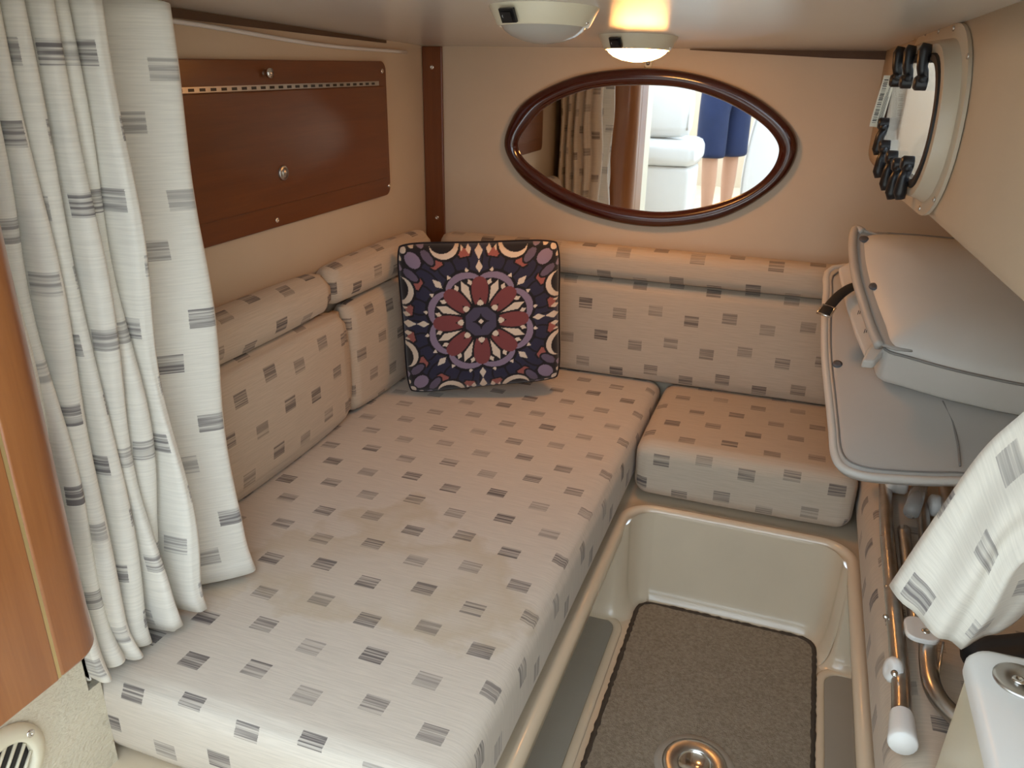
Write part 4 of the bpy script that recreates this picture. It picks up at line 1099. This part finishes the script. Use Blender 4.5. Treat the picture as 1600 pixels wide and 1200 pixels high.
sh = [P3(0, 0, 1.0), P3(0, 0, 0.90), P3(-0.06, 0.07, 0.82), P3(-0.055, 0.12, 0.45), P3(0.06, -0.06, 0.82), P3(0.065, -0.07, 0.45), P3(-0.055, 0.122, 0.425), P3(0.066, -0.07, 0.425)]
skin_mesh('shorts', sh, [(0,1),(1,2),(2,3),(1,4),(4,5),(3,6),(5,7)], [0.135, 0.14, 0.105, 0.098, 0.105, 0.098, 0.10, 0.10], 'navy', ps_, root=1)
tr = [P3(0, 0.005, 0.98), P3(0, 0.01, 1.10), P3(0, 0.03, 1.26), P3(0, 0.05, 1.41), P3(0, 0.07, 1.48), P3(-0.18, 0.05, 1.43), P3(-0.225, 0.057, 1.23), P3(0.18, 0.05, 1.43), P3(0.232, 0.057, 1.23)]
skin_mesh('shirt', tr, [(0,1),(1,2),(2,3),(3,4),(3,5),(5,6),(3,7),(7,8)], [0.14, 0.14, 0.15, 0.125, 0.075, 0.075, 0.066, 0.075, 0.066], 'shirt', ps_, root=2)
# fingers, thumb, face and hair
for sx, hb in ((-1, P3(-0.20, 0.25, 0.92)), (1, P3(0.19, 0.27, 0.96))):
    hb = Vector(hb)
    for k, ln_ in enumerate((0.062, 0.072, 0.068, 0.052)):
        a = hb + Vector(((k-1.5)*0.019, 0.012, -0.012)); b = a + Vector((0, 0.4, -0.35)).normalized()*ln_*0.55; c_ = b + Vector((0, 0.12, -0.5)).normalized()*ln_*0.5
        v, f = tube(smooth_path([a, b, c_], 4), [0.0095]*5 + [0.0088]*3 + [0.0075], 8); obj('finger', v, f, 'skin', body_o)
    a = hb + Vector((-sx*0.028, -0.005, -0.006)); v, f = tube(smooth_path([a, a + Vector((-sx*0.018, 0.025, -0.012)), a + Vector((-sx*0.02, 0.05, -0.03))], 4), 0.0098, 8); obj('thumb', v, f, 'skin', body_o)
hc = Vector(P3(0, 0.113, 1.665))
for sx in (-1, 1):
    v, f = lathe(hc + Vector((sx*0.032, 0.072, 0.012)), (sx*0.2, 1, 0), [(0.011, 0), (0.009, 0.006), (0, 0.009)], 14); obj('eye', v, f, 'white_pl', body_o)
    v, f = lathe(hc + Vector((sx*0.033, 0.080, 0.012)), (sx*0.2, 1, 0), [(0.005, 0), (0, 0.002)], 10); obj('pupil', v, f, 'black', body_o)
    v, f = tube(smooth_path([hc + Vector((sx*0.082, -0.01, 0.02)), hc + Vector((sx*0.092, -0.018, 0.0)), hc + Vector((sx*0.082, -0.008, -0.03))], 4), 0.009, 8); obj('ear', v, f, 'skin', body_o)
v, f = tube(smooth_path([hc + Vector((0, 0.080, 0.012)), hc + Vector((0, 0.098, -0.014)), hc + Vector((0, 0.084, -0.024))], 4), [0.007]*4 + [0.013]*5, 8); obj('nose', v, f, 'skin', body_o)
v, f = tube(smooth_path([hc + Vector((-0.024, 0.072, -0.048)), hc + Vector((0, 0.082, -0.050)), hc + Vector((0.024, 0.072, -0.048))], 4), 0.0045, 8); obj('mouth', v, f, 'mahogany', body_o)
V, Fc = lathe(hc + Vector((0, -0.018, 0.02)), (0, -0.25, 1), [(0.090, -0.02), (0.094, 0.02), (0.088, 0.055), (0.066, 0.085), (0.035, 0.10), (0, 0.104)], 28); obj('hair', V, Fc, 'hair', ps_)
for a, b in ((12, 13), (18, 19)):
    A1, B1 = Vector(body[a]), Vector(body[b]); d = (B1 - A1).normalized()
    v, f = tube([A1 - d*0.10, A1 - d*0.04, A1 + d*0.06, B1, B1 + d*0.035], [0.026, 0.042, 0.046, 0.044, 0.026], 14, flat=0.75)
    v = [(q[0], q[1], max(CF+0.002, q[2])) for q in v]; obj('shoe', v, f, 'rubber', ps_)
